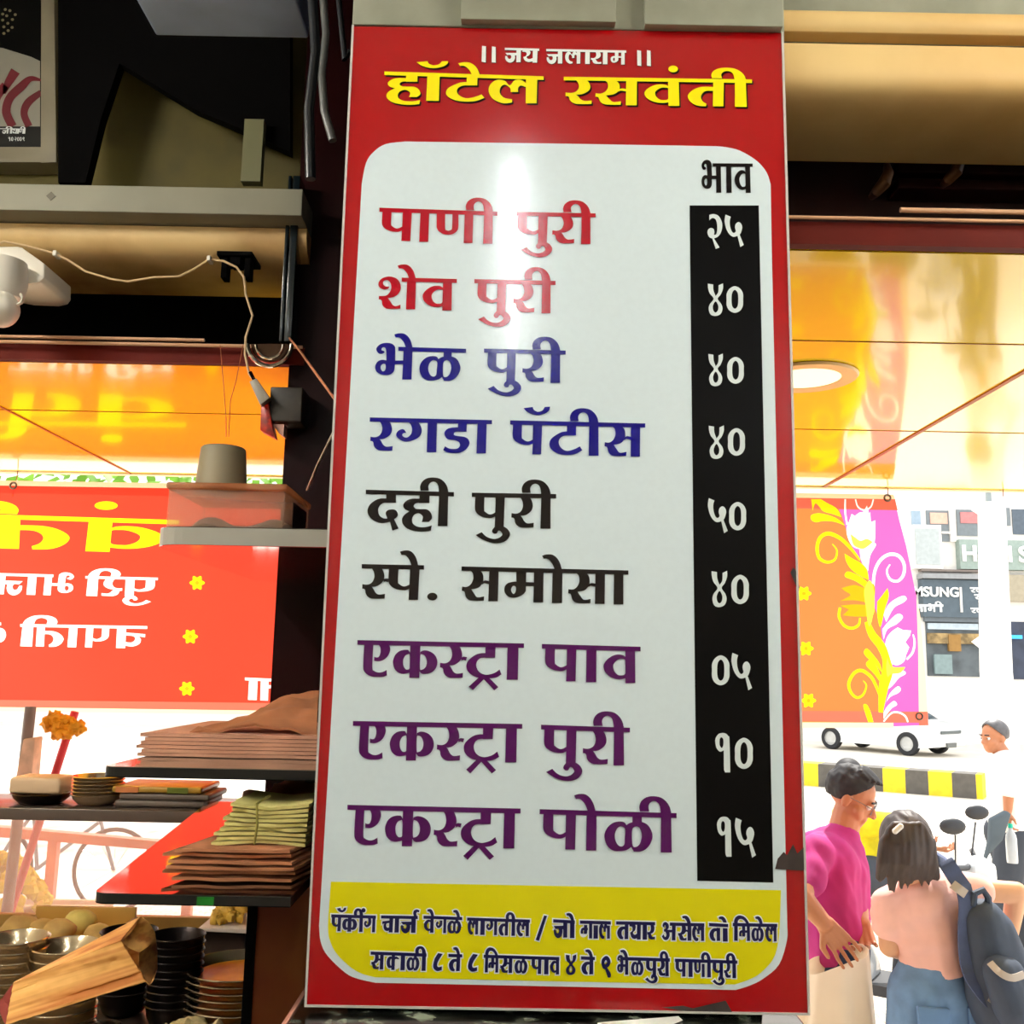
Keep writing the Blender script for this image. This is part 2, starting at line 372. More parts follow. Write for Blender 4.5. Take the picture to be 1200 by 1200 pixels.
 '8': (UNIT, 0, 50, 0, 100, ["26,0! 50,4! 28,40 20,66 28,80 48,76! 48,94! 22,100 2,84 0,60 8,30!"]),
 '9': (UNIT, 0, 52, 0, 100, ["25,0 42,8 50,26 44,44 30,54! 40,66 52,84 50,98 38,100 32,88 22,62! 10,58 2,40 4,16|24,17 32,24 30,34 20,40 15,30"]),
}
def SP(px, py, Y=1.3): p = at(px, py, Y); return (p.x, p.z)
_gc = {}
def glyph(name):
    """-> shapes in (u, v): u 0..1 across the letter, v 0 headline .. 1 baseline"""
    if name in _gc: return _gc[name]
    (ox, oy, s), x0, x1, yt, yb, shapes = G[name]
    if s == 1: to = lambda x, y: (x, -y)
    else: to = lambda x, y: SP(ox + x/s, oy + y/s)
    xm, ym = (x0+x1)/2, (yt+yb)/2
    u0, u1 = to(x0, ym)[0], to(x1, ym)[0]; zt, zb = to(xm, yt)[1], to(xm, yb)[1]
    out = []
    for sh in shapes:
        loops = []
        for l in sh.split('|'):
            q = [to(*p) for p in smooth(parse(l))]
            loops.append([((X-u0)/(u1-u0), (zt-Z)/(zt-zb)) for X, Z in q])
        out.append(loops)
    _gc[name] = out
    return out
def word(crop, hl, H, letters, thick=.125, mirror=False, plane=SP, dots=()):
    """-> list of shapes (loops of (X, Z)) in the plane"""
    ox, oy, s = crop
    P = lambda x, y: plane(ox + x/s, oy + y/s)
    out = []
    if hl:
        xl, yl, xr, yr = hl
        yat = lambda x: yl + (yr-yl)*(x-xl)/(xr-xl)
        out.append([[P(xl, yl), P(xr, yr), P(xr, yr+H*thick), P(xl, yl+H*thick)]])
    for g, a, b in letters:
        m = (a+b)/2; y0 = yat(m)
        Xa, Xb = P(a, y0+H/2)[0], P(b, y0+H/2)[0]; zt = P(m, y0)[1]; zb = P(m, y0+H)[1]
        for loops in glyph(g):
            out.append([[((Xb-u*(Xb-Xa)) if mirror else (Xa+u*(Xb-Xa)), zt-v*(zt-zb)) for u, v in l] for l in loops])
    for (x0, y0, x1, y1) in dots:
        out.append([[P(x, y) for x, y in ell((x0+x1)/2, (y0+y1)/2, (x1-x0)/2, (y1-y0)/2)]])
    return out
def boxed(crop, items):
    """digits fitted into boxes"""
    out = []
    for g, x0, y0, x1, y1 in items:
        m = (y0+y1)/2; Xa, Xb = SP(x0, m)[0], SP(x1, m)[0]; zt, zb = SP((x0+x1)/2, y0)[1], SP((x0+x1)/2, y1)[1]
        for loops in glyph(g): out.append([[(Xa+u*(Xb-Xa), zt-v*(zt-zb)) for u, v in l] for l in loops])
    return out
def fill(mb, shapes, Y, dx=0, dz=0, grow=0):
    if grow: shapes = [[offset_loop(l, grow if k == 0 else -grow) for k, l in enumerate(loops)] for loops in shapes]
    for k, loops in enumerate(shapes):          # each printed piece a hair apart, so no two faces coincide
        y = Y - (k % 24)*.000018
        mb.poly([[(x+dx, y, z+dz) for x, z in l] for l in clean_loops(loops)])
    return mb
R0, R0b, R1, R2, R3 = (440,40,5.2174), (650,40,5), (430,220,4.286), (430,300,4.286), (430,385,4.286)
R4, R5, R6, R7, R8, R9 = (425,465,3.529), (420,550,4.286), (415,635,3.636), (410,730,3.333), (405,820,3.429), (400,915,3)
ROWS = [
 ('red', 'panipuri', word(R1, (63,102,655,122), 164, [('pa',75,225),('aa',265,312),('nna',350,535),('ii',495,632)]) + word(R1, (752,123,1148,131), 156, [('pa',757,908),('u',775,930),('ra',930,1040),('ii',985,1122)])),
 ('red', '', word(R2, (175,110,452,117), 160, [('sha',58,247),('e',150,247),('va',280,428)]) + word(R2, (540,118,947,127), 164, [('pa',555,700),('u',560,722),('ra',735,840),('ii',790,922)])),
 ('blue', '', word(R3, (158,93,498,103), 165, [('bha',42,230),('e',133,232),('lla',265,470)]) + word(R3, (588,102,998,112), 164, [('pa',605,748),('u',608,775),('ra',780,888),('ii',830,970)])),
 ('blue', '', word(R4, (30,86,535,97), 139, [('ra',32,125),('ga',140,308),('da_',333,442),('aa',472,512)]) + word(R4, (610,98,1168,111), 139, [('pa',620,742),('candra',665,775),('tta',772,908),('ii',857,975),('sa',1000,1147)])),
 ('black', '', word(R5, (38,103,480,115), 173, [('da',47,202),('ha',220,370),('ii',308,450)]) + word(R5, (570,118,993,125), 174, [('pa',585,735),('u',590,762),('ra',768,880),('ii',820,965)])),
 ('black', '', word(R6, (33,95,298,100), 149, [('s_',35,150),('pa',146,278),('e',192,275)], dots=[(312,217,355,250)]) + word(R6, (458,105,1168,122), 146, [('sa',460,615),('ma',640,807),('aa',843,887),('e',800,888),('sa',912,1068),('aa',1105,1147)])),
 ('purple', '', word(R7, (30,67,680,80), 143, [('e_',40,158),('ka',168,342),('s_',352,458),('ttra',455,592),('aa',613,658)]) + word(R7, (750,82,1135,93), 144, [('pa',762,885),('aa',922,963),('va',990,1115)])),
 ('purple', '', word(R8, (30,85,710,97), 155, [('e_',42,162),('ka',177,355),('s_',367,477),('ttra',475,617),('aa',642,688)]) + word(R8, (785,100,1142,112), 154, [('pa',797,928),('u',805,950),('ra',952,1052),('ii',995,1118)])),
 ('purple', '', word(R9, (22,84,630,97), 141, [('e_',35,140),('ka',153,315),('s_',325,423),('ttra',420,548),('aa',570,610)]) + word(R9, (697,99,1178,113), 140, [('pa',709,825),('aa',860,897),('e',818,897),('lla',925,1093),('ii',1048,1160)])),
]
TITLE = word(R0, (55,230,1028,260), 171, [('ha',68,275),('aa',312,392),('candra',250,443),('tta',432,667),('e',503,642),('la',693,990)], thick=.13) + word(R0b, (53,252,1155,268), 162, [('ra',62,215),('sa',238,482),('va',525,730),('ta',778,990),('ii',920,1122)], thick=.13, dots=[(665,187,722,227)])
INVOKE = word(CS, (172,62,392,68), 90, [('ja',175,275),('ya',285,382)], thick=.16) + word(CS, (437,70,948,80), 91, [('ja',440,540),('la',558,655),('aa',685,715),('ra',722,788),('aa',798,828),('ma',848,938)], thick=.16)
for q in ("27,50 52,54 50,157 24,152", "90,54 114,58 114,158 88,156", "1017,78 1042,82 1044,180 1019,176", "1080,78 1103,82 1105,181 1080,178"):
    INVOKE.append([[SP(560+float(t.split(',')[0])/5.4545, 45+float(t.split(',')[1])/5.4545) for t in q.split()]])
BHAV = word(CV, (200,118,668,121), 345, [('bha',68,300),('aa',358,420),('va',455,642)], thick=.115)
PRICES = [
 [('2',829,251.5,846.2,292.2),('5',849,252,871.3,290)], [('4',829.3,332.5,847,370.7),('0',851.2,335.8,870.5,367)],
 [('4',829.9,414.7,846.7,452.9),('0',852,418.7,871.3,450)], [('4',830.4,498.8,848,538),('0',852.9,502,872.6,534.3)],
 [('5',829.4,584,852.6,625),('0',854.2,588.5,874,621.6)], [('4',833.6,669,851.8,711.6),('0',856.9,673.7,877.2,708)],
 [('0',834,768,854.5,803),('5',857,765,881,809)], [('1',838,859,855.5,905),('0',861,864.5,881.8,901)],
 [('1',840,957,857,1003.7),('5',861,958,885.5,1005)]]
F1, F2 = (370,1050,4.286), (640,1050,4.138)
FOOT = []
for wd in (
 (F1,(80,92,302,98),82,[('pa',82,127),('candra',107,150),('ka',135,207),('ii',192,236),('ga',245,299)],[(232,60,250,80)]),
 (F1,(330,97,512,100),82,[('cha',336,388),('aa',398,418),('ja',430,502),('reph',488,518)],[]),
 (F1,(543,98,735,105),82,[('va',545,592),('e',560,594),('ga',605,655),('lla',663,730),('e',690,724)],[]),
 (F1,(762,108,1075,118),82,[('la',765,815),('aa',828,848),('ga',858,910),('ta',920,965),('ii',955,1000),('la',1010,1070)],[]),
 (F2,(35,112,138,118),84,[('ja',38,102),('aa',116,136),('e',98,136)],[]),
 (F2,(165,118,312,122),84,[('ma',168,222),('aa',230,250),('la',257,308)],[]),
 (F2,(340,122,527,126),84,[('ta',345,397),('ya',405,458),('aa',468,487),('ra',490,525)],[]),
 (F2,(600,128,765,132),84,[('a',560,628),('sa',640,702),('e',660,702),('la',708,764)],[]),
 (F2,(790,130,880,135),84,[('ta',792,842),('aa',856,878),('e',838,878)],[]),
 (F2,(905,130,1118,135),84,[('imatra',910,985),('ma',935,986),('lla',995,1052),('e',1015,1050),('la',1063,1115)],[]),
 (F1,(278,278,556,288),86,[('sa',282,340),('ka',358,422),('aa',428,448),('lla',458,520),('ii',500,552)],[]),
 (F1,(668,290,735,292),84,[('ta',670,724),('e',690,724)],[]),
 (F1,(845,294,1222,306),86,[('imatra',850,915),('ma',868,916),('sa',928,986),('lla',1000,1062),('pa',1085,1132),('aa',1148,1168),('va',1178,1221)],[]),
 (F2,(170,292,235,295),84,[('ta',172,227),('e',190,227)],[]),
 (F2,(365,295,598,302),84,[('bha',345,397),('e',360,397),('lla',412,470),('pa',485,532),('u',480,538),('ra',540,575),('ii',552,592)],[]),
 (F2,(625,303,925,312),84,[('pa',628,674),('aa',690,708),('nna',718,767),('ii',752,796),('pa',808,856),('u',806,862),('ra',862,892),('ii',873,918)],[])):
    FOOT += word(wd[0], wd[1], wd[2], wd[3], thick=.16, dots=wd[4])
def fpt(c, x, y): return (c[0]+x/c[2], c[1]+y/c[2])
FOOT.append([[SP(*fpt(F1, *p)) for p in ((1148,97),(1160,100),(1120,222),(1106,218))]])
FOOT += boxed(None, [('8', *fpt(F1,592,286), *fpt(F1,635,374)), ('8', *fpt(F1,767,290), *fpt(F1,812,377)), ('4', *fpt(F2,95,283), *fpt(F2,143,380)), ('9', *fpt(F2,268,290), *fpt(F2,312,392))])
# ------------------------------------------------------------------ materials
M_red = mat('board_red', (166,0,8), .22, var=.06, scale=3, coat=.3)
M_white = mat('vinyl_white', (222,237,241), .15, var=.02, scale=110, bump=.022, coat=.15)
M_yel = mat('vinyl_yellow', (232,222,0), .25, var=.05, scale=3)
M_blk = mat('vinyl_black', (2,2,3), .3, var=.1, spec=.15)
INK = {'red': mat('ink_red', (172,4,30), .16, scale=110, bump=.022, var=.05), 'blue': mat('ink_blue', (5,0,120), .16, scale=110, bump=.022, var=.05), 'black': mat('ink_black', (6,2,6), .16, scale=110, bump=.022, var=.05), 'purple': mat('ink_purple', (76,0,82), .16, scale=110, bump=.022, var=.05)}
M_tyel = mat('ink_title_yellow', (255,238,0), .25, var=.03)
M_navy = mat('ink_navy', (14,12,70), .3)
M_ivory = mat('ink_ivory', (244,248,244), .3, var=.03)
M_dig = mat('ink_pale_digits', (222,232,230), .3, var=.03)
M_edge = mat('board_edge', (205,200,192), .4)
M_cream = mat('cream_distemper', (243,208,140), .55, var=.16, scale=3, col2=(222,180,110), bump=.05)
M_gray = mat('grey_limewash', (160,160,140), .7, var=.2, scale=6, col2=(128,130,112), bump=.1)
M_dark = mat('black_and_shade', (3,2,2), .8, var=.3, spec=.05)  # near black; in recesses and at upper left the shade is in the colour
M_olive = mat('dark_olive_wall', (100,88,28), .7, var=.4, scale=4)
M_maroon = mat('maroon_paint', (98,24,12), .6, var=.3, scale=5, spec=.1)
M_pillar = mat('pillar_laminate', (30,4,5), .35, var=.5, scale=4, spec=.1)
M_brass = mat('pale_rod', (220,170,130), .45, var=.2)
M_floor = mat('shop_floor', (120,112,100), .4, var=.2)
M_inner = mat('inner_wall', (205,198,180), .7, var=.1, scale=2)
M_ceil = mat('shop_ceiling', (200,195,182), .8)

# ------------------------------------------------------------------ ground and shell
def boxobj(name, a, b, m, parent=None, bevel=0): return MB().box(a, b).build(name, m, parent, bevel=bevel)
M_road = mat('road_dust', (222,214,200), .85, var=.12, scale=2)
struct(boxobj('street', (-40, 9.0, -.1), (40, 60, 0), M_road))
pav = bpy.data.materials.new('pavement_pavers'); pav.use_nodes = True
_n = pav.node_tree; _bk = _n.nodes.new('ShaderNodeTexBrick'); _t = _n.nodes.new('ShaderNodeTexCoord')
_n.links.new(_t.outputs['Object'], _bk.inputs['Vector']); _bk.inputs['Scale'].default_value = 4
_bk.inputs['Color1'].default_value = rgb(226,210,186); _bk.inputs['Color2'].default_value = rgb(206,190,168); _bk.inputs['Mortar'].default_value = rgb(150,130,110)
_n.links.new(_bk.outputs['Color'], _n.nodes['Principled BSDF'].inputs['Base Color'])
struct(boxobj('pavement', (-40, 2.35, -.1), (40, 9.0, .03), pav))
struct(boxobj('floor', (-2.0, -2.5, .3), (2.2, 2.35, .5), M_floor))
struct(boxobj('ceiling', (-2.0, -2.5, 4.2), (2.2, 2.45, 4.3), M_ceil))
struct(boxobj('wall_left', (-2.1, -2.5, .3), (-2.0, 2.45, 4.2), M_inner))
struct(boxobj('wall_right', (2.2, -2.5, .3), (2.3, 1.6, 4.2), M_inner))
struct(boxobj('wall_back', (-2.1, -2.6, .3), (2.3, -2.5, 4.3), M_inner))
def zz(x, y, Y): return at(x, y, Y).z
def profile(name, prof, x0, x1, m, parent=None):
    """closed (Y, z) profile pulled along X"""
    return MB().prism([(x0, y, z) for y, z in prof], (x1-x0, 0, 0)).build(name, m, parent, smooth=True, angle=25)
# right lintel
XR0, XR1 = .335, 2.3
def zr(y, Y): return zz(1060, y, Y)
o = profile('trim_1', [(1.42, 4.2), (1.42, zr(15,1.42)), (1.62, zr(15,1.42)), (1.62, 4.2)], XR0, XR1, M_gray); struct(o)
pts = [(1.60, zr(15,1.42)-.001), (1.42, zr(15,1.42)-.001)]
for k in range(9):
    a = math.pi*k/8; zt, zb = zr(15,1.42)-.001, zr(42,1.42); pts.append((1.42-.012*math.sin(a), zt+(zb-zt)*(1-math.cos(a))/2))
pts += [(1.60, zr(42,1.42))]
struct(profile('trim_2', pts, XR0, XR1, M_cream))
struct(profile('trim_3', [(1.44, zr(42,1.44)-.0015), (1.44, zr(52,1.44)), (1.60, zr(52,1.44)), (1.60, zr(42,1.44)-.0015)], XR0, XR1, M_gray))
pts = [(1.60, zr(52,1.44)-.001), (1.41, zr(53,1.41)), (1.41, zr(70,1.41))]
zA, zB = zr(70,1.41), zr(155,1.52)
for k in range(1, 11):
    a = math.pi/2*k/10; pts.append((1.41+.11*(1-math.cos(a))**1.9, zA+(zB-zA)*math.sin(a)))
pts += [(1.62, zB)]
struct(profile('trim_4', pts, XR0, XR1, M_cream))
# recess over the right opening
zf1, zf2 = zr(262,1.46), zr(288,1.46)
struct(boxobj('wall_right_recess', (XR0, 1.78, zf2+.01), (XR1, 1.82, 4.2), mat('recess_maroon', (52,10,8), .6, var=.5)))
struct(boxobj('trim_5', (XR0, 1.46, zf2), (XR1, 1.48, zf1), M_maroon))
struct(boxobj('trim_6', (XR0, 1.48, zf2+.012), (XR1, 1.78, zf2+.03), M_dark))
# left front wall
XL0, XL1 = -2.0, -.478
def zl(y, Y): return zz(170, y, Y)
struct(boxobj('wall_front', (XL0, 2.30, zl(249,2.04)-.05), (XL1, 2.40, 4.2), M_olive))
struct(boxobj('trim_7', (XL0, 2.04, zl(249,2.04)), (XL1, 2.30, zl(218,2.04)), mat('ledge_grey', (150,146,126), .6, var=.12, scale=5), bevel=.002))
struct(boxobj('trim_8', (XL0, 2.10, zl(264,2.10)), (XL1, 2.30, zl(249,2.04)-.002), M_olive))
zA, zB2 = zl(264,2.10), zl(324,2.22)
pts = [(2.34, zA-.001), (2.10, zA-.001)]
for k in range(1, 11):
    a = math.pi/2*k/10; pts.append((2.10+.12*(1-math.cos(a))**1.5, zA+(zB2-zA)*math.sin(a)))
pts += [(2.34, zB2)]
struct(profile('trim_9', pts, XL0, XL1, mat('soot_stained_cream', (232,196,132), .55, scale=3, col2=(168,120,60), bump=.05)))
ZAWN = zf2 - .0006
YLF = atz(170,424,ZAWN).y
zg1, zg2 = zl(404,YLF), ZAWN + .0006
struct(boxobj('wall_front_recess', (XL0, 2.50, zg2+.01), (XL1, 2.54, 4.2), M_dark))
struct(boxobj('trim_10', (XL0, YLF, zg2), (XL1, YLF+.02, zg1), M_maroon))
struct(boxobj('trim_11', (XL0, YLF+.02, zg2+.012), (XL1, 2.50, zg2+.03), M_dark))
for nm, y, x1, xx in (('trim_12', 396, XL0+.82, 0), ('trim_13', 402, XL1, 0)):
    p = at(100, y, YLF-.02); struct(MB().tube([(XL0, YLF-.02, p.z), (x1 if nm == 'trim_13' else at(236,y,2.1).x, YLF-.02, p.z)], .004).build(nm, M_brass, smooth=True))
p = at(1100, 247, 1.45); struct(MB().tube([(at(1055,247,1.45).x, 1.45, p.z), (XR1, 1.45, p.z)], .0042).build('trim_14', M_brass, smooth=True))
p = at(1060, 257, 1.45); struct(MB().tube([(XR0, 1.45, p.z), (XR1, 1.45, p.z)], .003).build('trim_15', M_brass, smooth=True))
# pillar that carries the board
pl_x = at(329, 600, 2.15).x
struct(boxobj('pillar', (pl_x, 2.15, .5), (.30, 2.34, 4.2), M_pillar))
struct(boxobj('wall_center', (-.20, 1.345, .5), (.335, 2.149, 4.2), M_dark))
# beam over the board
bm_l, bm_r = at(413,20,1.30), at(919,20,1.30)
zb0 = at(660, 33, 1.30).z
struct(boxobj('trim_16', (bm_l.x, 1.30, zb0), (bm_r.x, 1.344, 4.2), M_gray, bevel=.002))
a, b = at(540, 22, 1.285), at(722, 0, 1.285); struct(boxobj('trim_17', (a.x, 1.285, a.z), (b.x, 1.299, 4.18), M_gray, bevel=.001))
a, b = at(756, 28, 1.285), at(917, 5, 1.285); struct(boxobj('trim_18', (a.x, 1.285, a.z), (b.x, 1.299, 4.18), M_gray, bevel=.001))
# ceiling tubes; those not over the board are unseen and added for brightness
M_tube = mat('lamp_tube', (244,250,255), .4, var=0, emit=TUBE_POWER)
M_tube_fill = mat('fill_tube_warm', (250,246,236), .4, var=0, emit=360)
M_fix = mat('lamp_fitting', (230,230,228), .5)
def tube_lamp(x, y0, y1, z, label, M_tube=M_tube):
    t = thing('tube_light', label, 'light', (x, (y0+y1)/2, z), 'ceiling tube lights')
    MB().tube([(x, y0+.03, z), (x, y1-.03, z)], .011, 12).build('lamp_tube', M_tube, t, smooth=True)
    MB().box((x-.03, y0, z+.02), (x+.03, y1, z+.05)).box((x-.02, y0, z-.018), (x+.02, y0+.028, z+.02)).box((x-.02, y1-.028, z-.018), (x+.02, y1, z+.02)).build('housing', M_fix, t)
    MB().box((x-.01, (y0+y1)/2-.01, z+.05), (x+.01, (y0+y1)/2+.01, 4.2)).build('hanger', M_fix, t)
    return t
tube_lamp(-.01, -.75, .72, 3.16, 'white ceiling tube light over the menu board')
tube_lamp(1.45, -2.0, -.8, 3.3, 'added unseen ceiling tube light at the back right of the shop')  # unseen tube added so the board is lit more evenly
tube_lamp(-1.45, -2.0, -.8, 3.3, 'added unseen ceiling tube light at the back left of the shop')  # unseen tube added at the left to match the back right

tube_lamp(-1.62, .15, 1.35, 3.4, 'added unseen ceiling tube light over the left counter', M_tube_fill)  # unseen fill tube added to brighten the shelves and bags
tube_lamp(1.75, -.25, .95, 3.4, 'added unseen ceiling tube light over the right opening', M_tube_fill)  # unseen fill tube added to brighten the cream beams

# ------------------------------------------------------------------ menu board
BL = thing('menu_board', 'tall red and white price board lettered in red, blue, black and purple', 'sign', (SP(655,600)[0], 1.32, at(653,1183,1.3).z))
def arcs(l):
    n = len(l); far = lambda a, b: math.hypot(a[0]-b[0], a[1]-b[1]) > 60
    return smooth([(p[0], p[1], far(l[i-1], p) or far(p, l[(i+1) % n])) for i, p in enumerate(l)], 4)
q = lambda l, Y: [at(x, y, 1.3) + Vector((0, Y-1.3, 0)) for x, y in l]
MB().prism(q([(415,31),(915.5,38.5),(946.5,1187),(359.5,1177)], 1.30), (0, .03, 0)).build('panel', M_red, BL)
e = MB()
for l in ([(412.6,30),(415,30),(359.5,1177),(357,1177)], [(915.5,38),(918,38),(949,1188),(946.5,1188)], [(357,1177),(949,1187),(949,1189.5),(357,1179.5)]):
    e.prism(q(l, 1.298), (0, .034, 0))
e.build('edge_strip', M_edge, BL)
wp = arcs([(475,166),(660,168.5),(838,171.5),(850,172.5),(867,176.7),(886,188),(898,201.6),(903,216),(904.5,304),(922.5,1085),(922,1102),(913,1130),(894,1147),(878,1155),(862,1160),(660,1156),(440,1151.5),(420,1147),(405,1140),(384,1120),(376,1104),(374,1085),(400,640),(424,215),(429,191),(438,178),(452,169)])
MB().poly([q(wp, 1.2996)]).build('white_panel', M_white, BL)
yp = arcs([(388,1033),(650,1038),(915,1043),(913.5,1085),(911,1108),(905,1125),(891,1140),(878,1147.5),(861,1153.5),(660,1150),(440,1145),(425,1141),(412,1134),(396,1119),(387.5,1104),(384.5,1085)])
MB().poly([q(yp, 1.2992)]).build('yellow_footer', M_yel, BL)
MB().poly([q([(808,241),(889,241),(906,1034),(817,1032)], 1.2992)]).build('price_column', M_blk, BL)
fill(MB(), TITLE, 1.2995, .0021, -.0024).build('heading_shadow', M_blk, BL)
fill(MB(), TITLE, 1.2991).build('heading', M_tyel, BL)
fill(MB(), INVOKE, 1.2995, .0008, -.0008).build('invocation_shadow', M_blk, BL)
fill(MB(), INVOKE, 1.2991).build('invocation', M_ivory, BL)
fill(MB(), BHAV, 1.2988).build('price_heading', INK['black'], BL)
for k, (c, _, sh) in enumerate(ROWS):
    fill(MB(), sh, 1.2988).build('item_lettering', INK[c], BL)['label'] = c + ' lettering of one dish'
for pr in PRICES: fill(MB(), boxed(None, pr), 1.2986).build('price_lettering', M_dig, BL)
fill(MB(), FOOT, 1.29893, grow=.0017).build('footer_outline', M_ivory, BL)
fill(MB(), FOOT, 1.2986, grow=.0003).build('footer_lettering', M_navy, BL)
M_res = mat('tape_residue', (58,44,40), .7, var=.5, scale=40)
for l in ([(908,1018),(911,1006),(918,998),(922,1002),(929,989),(934,1000),(943,991),(944,1014),(941,1020)], [(926,671),(929,665),(932,668),(937,690),(933,688)], [(775,1180),(800,1178),(812,1181),(850,1172),(858,1186),(840,1187.5),(800,1184)]):
    MB().poly([q(l, 1.2985)]).build('tape_residue', M_res, BL)

# things in the recess over the right opening
SH = thing('shutter_box', 'dark maroon shutter box with two curved hooks over the right opening', 'shutter', (1.2, 1.74, at(1060,225,1.72).z))
M_sh2 = mat('shutter_maroon', (50,8,6), .5, var=.4, scale=6, spec=.2)
a, b = at(1052,208,1.72), at(1300,225,1.72); MB().box((a.x,1.72,b.z),(2.19,1.775,a.z)).build('slat', M_sh2, SH, bevel=.004)
a, b = at(1052,184,1.73), at(1300,205,1.73); MB().box((a.x,1.735,b.z),(2.19,1.775,a.z)).build('slat', M_sh2, SH, bevel=.004)
for x, y in ((1033,207),(1117,193)):
    MB().tube([at(x+6,y-14,1.69), at(x+8,y-4,1.685), at(x+3,y+8,1.68), at(x-6,y+18,1.69), at(x-12,y+24,1.715)], [.006,.010,.012,.010,.006], 10).build('hook', mat('hook_rusty',(120,80,44),.5,var=.5,scale=20), SH, smooth=True)
# ================================================================== awning, banner
zc = ZAWN
YB = atz(1060, 572, zc).y
M_awn = mat('awning_yellow', (255,222,6), .12, var=.06, scale=2, coat=.5)
M_seam = mat('awning_seam', (176,92,10), .5)
AW = thing('awning', 'glossy yellow sheet awning over the shop front', 'awning', (0, 1.47, zc))
aw = [(-3.4,YLF+.022),(pl_x-.002,YLF+.022),(pl_x-.002,2.345),(.337,2.345),(.337,1.485),(3.4,1.485),(3.4,YB),(-3.4,YB)]
MB().prism([(x, y, zc) for x, y in aw], (0, 0, .02)).build('panel', M_awn, AW)
for x0, y0, x1, y1 in [(x0, atz(xr, y, zc).y, x1, atz(xr, y, zc).y+.002) for x0, x1, xr, y in ((.34,3.4,1060,401),(.34,3.4,1060,505),(-3.4,-.3,170,483))]: MB().box((x0,y0,zc-.0015),(x1,y1,zc+.001)).build('seam', M_seam, AW)
for xx, y0, w_ in ((atz(1085,500,zc).x,1.5,.012), (atz(75,515,zc).x,YLF+.03,.006)): MB().box((xx,y0,zc-.003),(xx+w_,YB,zc+.001)).build('seam', M_seam, AW)
MB().box((-3.4, YB, zc-.004), (3.4, YB+.03, zc+.03)).build('edge_rail', mat('rail_cream', (255,238,190), .5), AW)
dl = atz(944, 441, zc)
DL = thing('downlight', 'round cream recessed downlight in the yellow awning', 'light', (dl.x, dl.y, zc-.006))
MB().lathe([(.078, 0), (.112, -.001), (.116, .004), (.112, .0065)], (dl.x, dl.y, zc-.006)).build('rim', mat('downlight_rim', (250,214,150), .4), DL, smooth=True)
MB().lathe([(.0005, 0), (.078, 0), (.078, .005)], (dl.x, dl.y, zc-.005)).build('diffuser', mat('downlight_glow', (255,248,205), .4, var=0, emit=1.0), DL, smooth=True)

# banner: one sheet of printed plastic, print and ground in one flat mesh
YN = YB - .02
BNP = lambda px, py: (at(px, py, YN).x, at(px, py, YN).z)
def bshape(pts): return [[BNP(*p) for p in pts]]
n1 = lambda t: bshape([(920+x/6.667, 570+y/6.667) for x, y in smooth(parse(t), 4)])
n2 = lambda t: bshape([(920+x/6.667, 700+y/6.667) for x, y in smooth(parse(t), 4)])
k1 = lambda p: bshape([(920+x/6.667, 570+y/6.667) for x, y in stroke(p, 4)])
k2 = lambda p: bshape([(920+x/6.667, 700+y/6.667) for x, y in stroke(p, 4)])
outer = [(-200,560),(330,569),(940,578),(1047,579.5),(1054,610),(1062,640),(1070,680),(1078,720),(1084,780),(1088,850),(935,853),(330,838),(-200,831)]
redA = [bshape(outer)]
orangeB = [bshape([(620,574),(980,578.8),(986,603),(992,622),(998,640),(1008,657),(1017,675),(1022,705),(1031,727),(1034,752),(1035.5,775),(1034,805),(1031,852),(620,845)])]
pinkB = [bshape([(974,579),(1047,579.5),(1054,610),(1062,640),(1070,680),(1078,720),(1078,850),(1031,852),(1034,805),(1035.5,775),(1034,752),(1031,727),(1022,705),(1017,675),(1008,657),(998,640),(992,622),(986,603)])]
hem = [bshape([(-200,560),(1047,579.5),(1049,585),(-200,566)]), bshape([(-200,826),(330,833),(935,846.5),(1047,847),(1047,853),(935,853),(330,838),(-200,831)]), bshape([(1074,700),(1078,720),(1084,780),(1088,850),(1077,850),(1076,760)])]
hemdk = [bshape([(620,579),(1049,585),(1052,598),(620,590)]), bshape([(620,833),(935,833),(1077,834),(1077,847),(1047,847),(620,839)]), bshape([(1077,834),(1087,834),(1088,850),(1077,850)]), bshape([(-200,818),(330,824),(330,833),(-200,826)])]
yel = [n1("205,225 260,210 340,225 410,255 470,305! 380,275 300,270 240,280 205,260"), n1("205,100! 280,100! 330,130 400,170 440,240! 370,215 300,195 260,150 235,135 215,190!"),
 k1([(370,450,8),(405,500,12),(390,570,18),(330,592,22),(268,560,24),(250,480,26),(275,400,28),(340,368,30),(430,405,28),(510,480,24),(585,575,14)]),
 n1("465,525! 520,560 600,605 640,650 655,730! 590,700 520,650 480,590"), n1("465,690 490,665 550,685 610,720 650,760 640,800! 560,745 500,720 475,710"),
 n1("720,900! 760,850 800,795! 810,860 780,960 745,1100 720,1000"), k2([(640,190,40),(680,290,60),(750,380,66),(790,480,60),(800,580,84),(770,700,76),(748,900,34)]),
 n2("615,430 640,400 690,450 740,520 760,590! 700,520 640,470"), n2("635,510 670,490 720,550 755,640 750,670! 690,590 640,540"),
 k2([(610,650,6),(635,690,12),(610,760,18),(560,783,20),(513,740,22),(498,670,24),(540,592,26),(600,572,26),(670,620,24),(710,690,22),(735,760,14)]),
 n2("612,840 640,840 670,900 690,975! 650,975! 625,900"), k2([(430,80,20),(422,150,22),(460,218,22),(520,242,22),(575,215,20),(585,160,12)])]
for cx, cy in ((942,695.5),(944.5,760),(947.5,821),(231,683),(223,746),(219,807)):
    yel.append(bshape([(cx+(7.6+1.6*math.cos(a*math.pi/4*1.5))*math.cos(a*math.pi/16), cy+(7.6+1.6*math.cos(a*math.pi/4*1.5))*math.sin(a*math.pi/16)) for a in range(32)]))
B0 = (0, 540, 4)
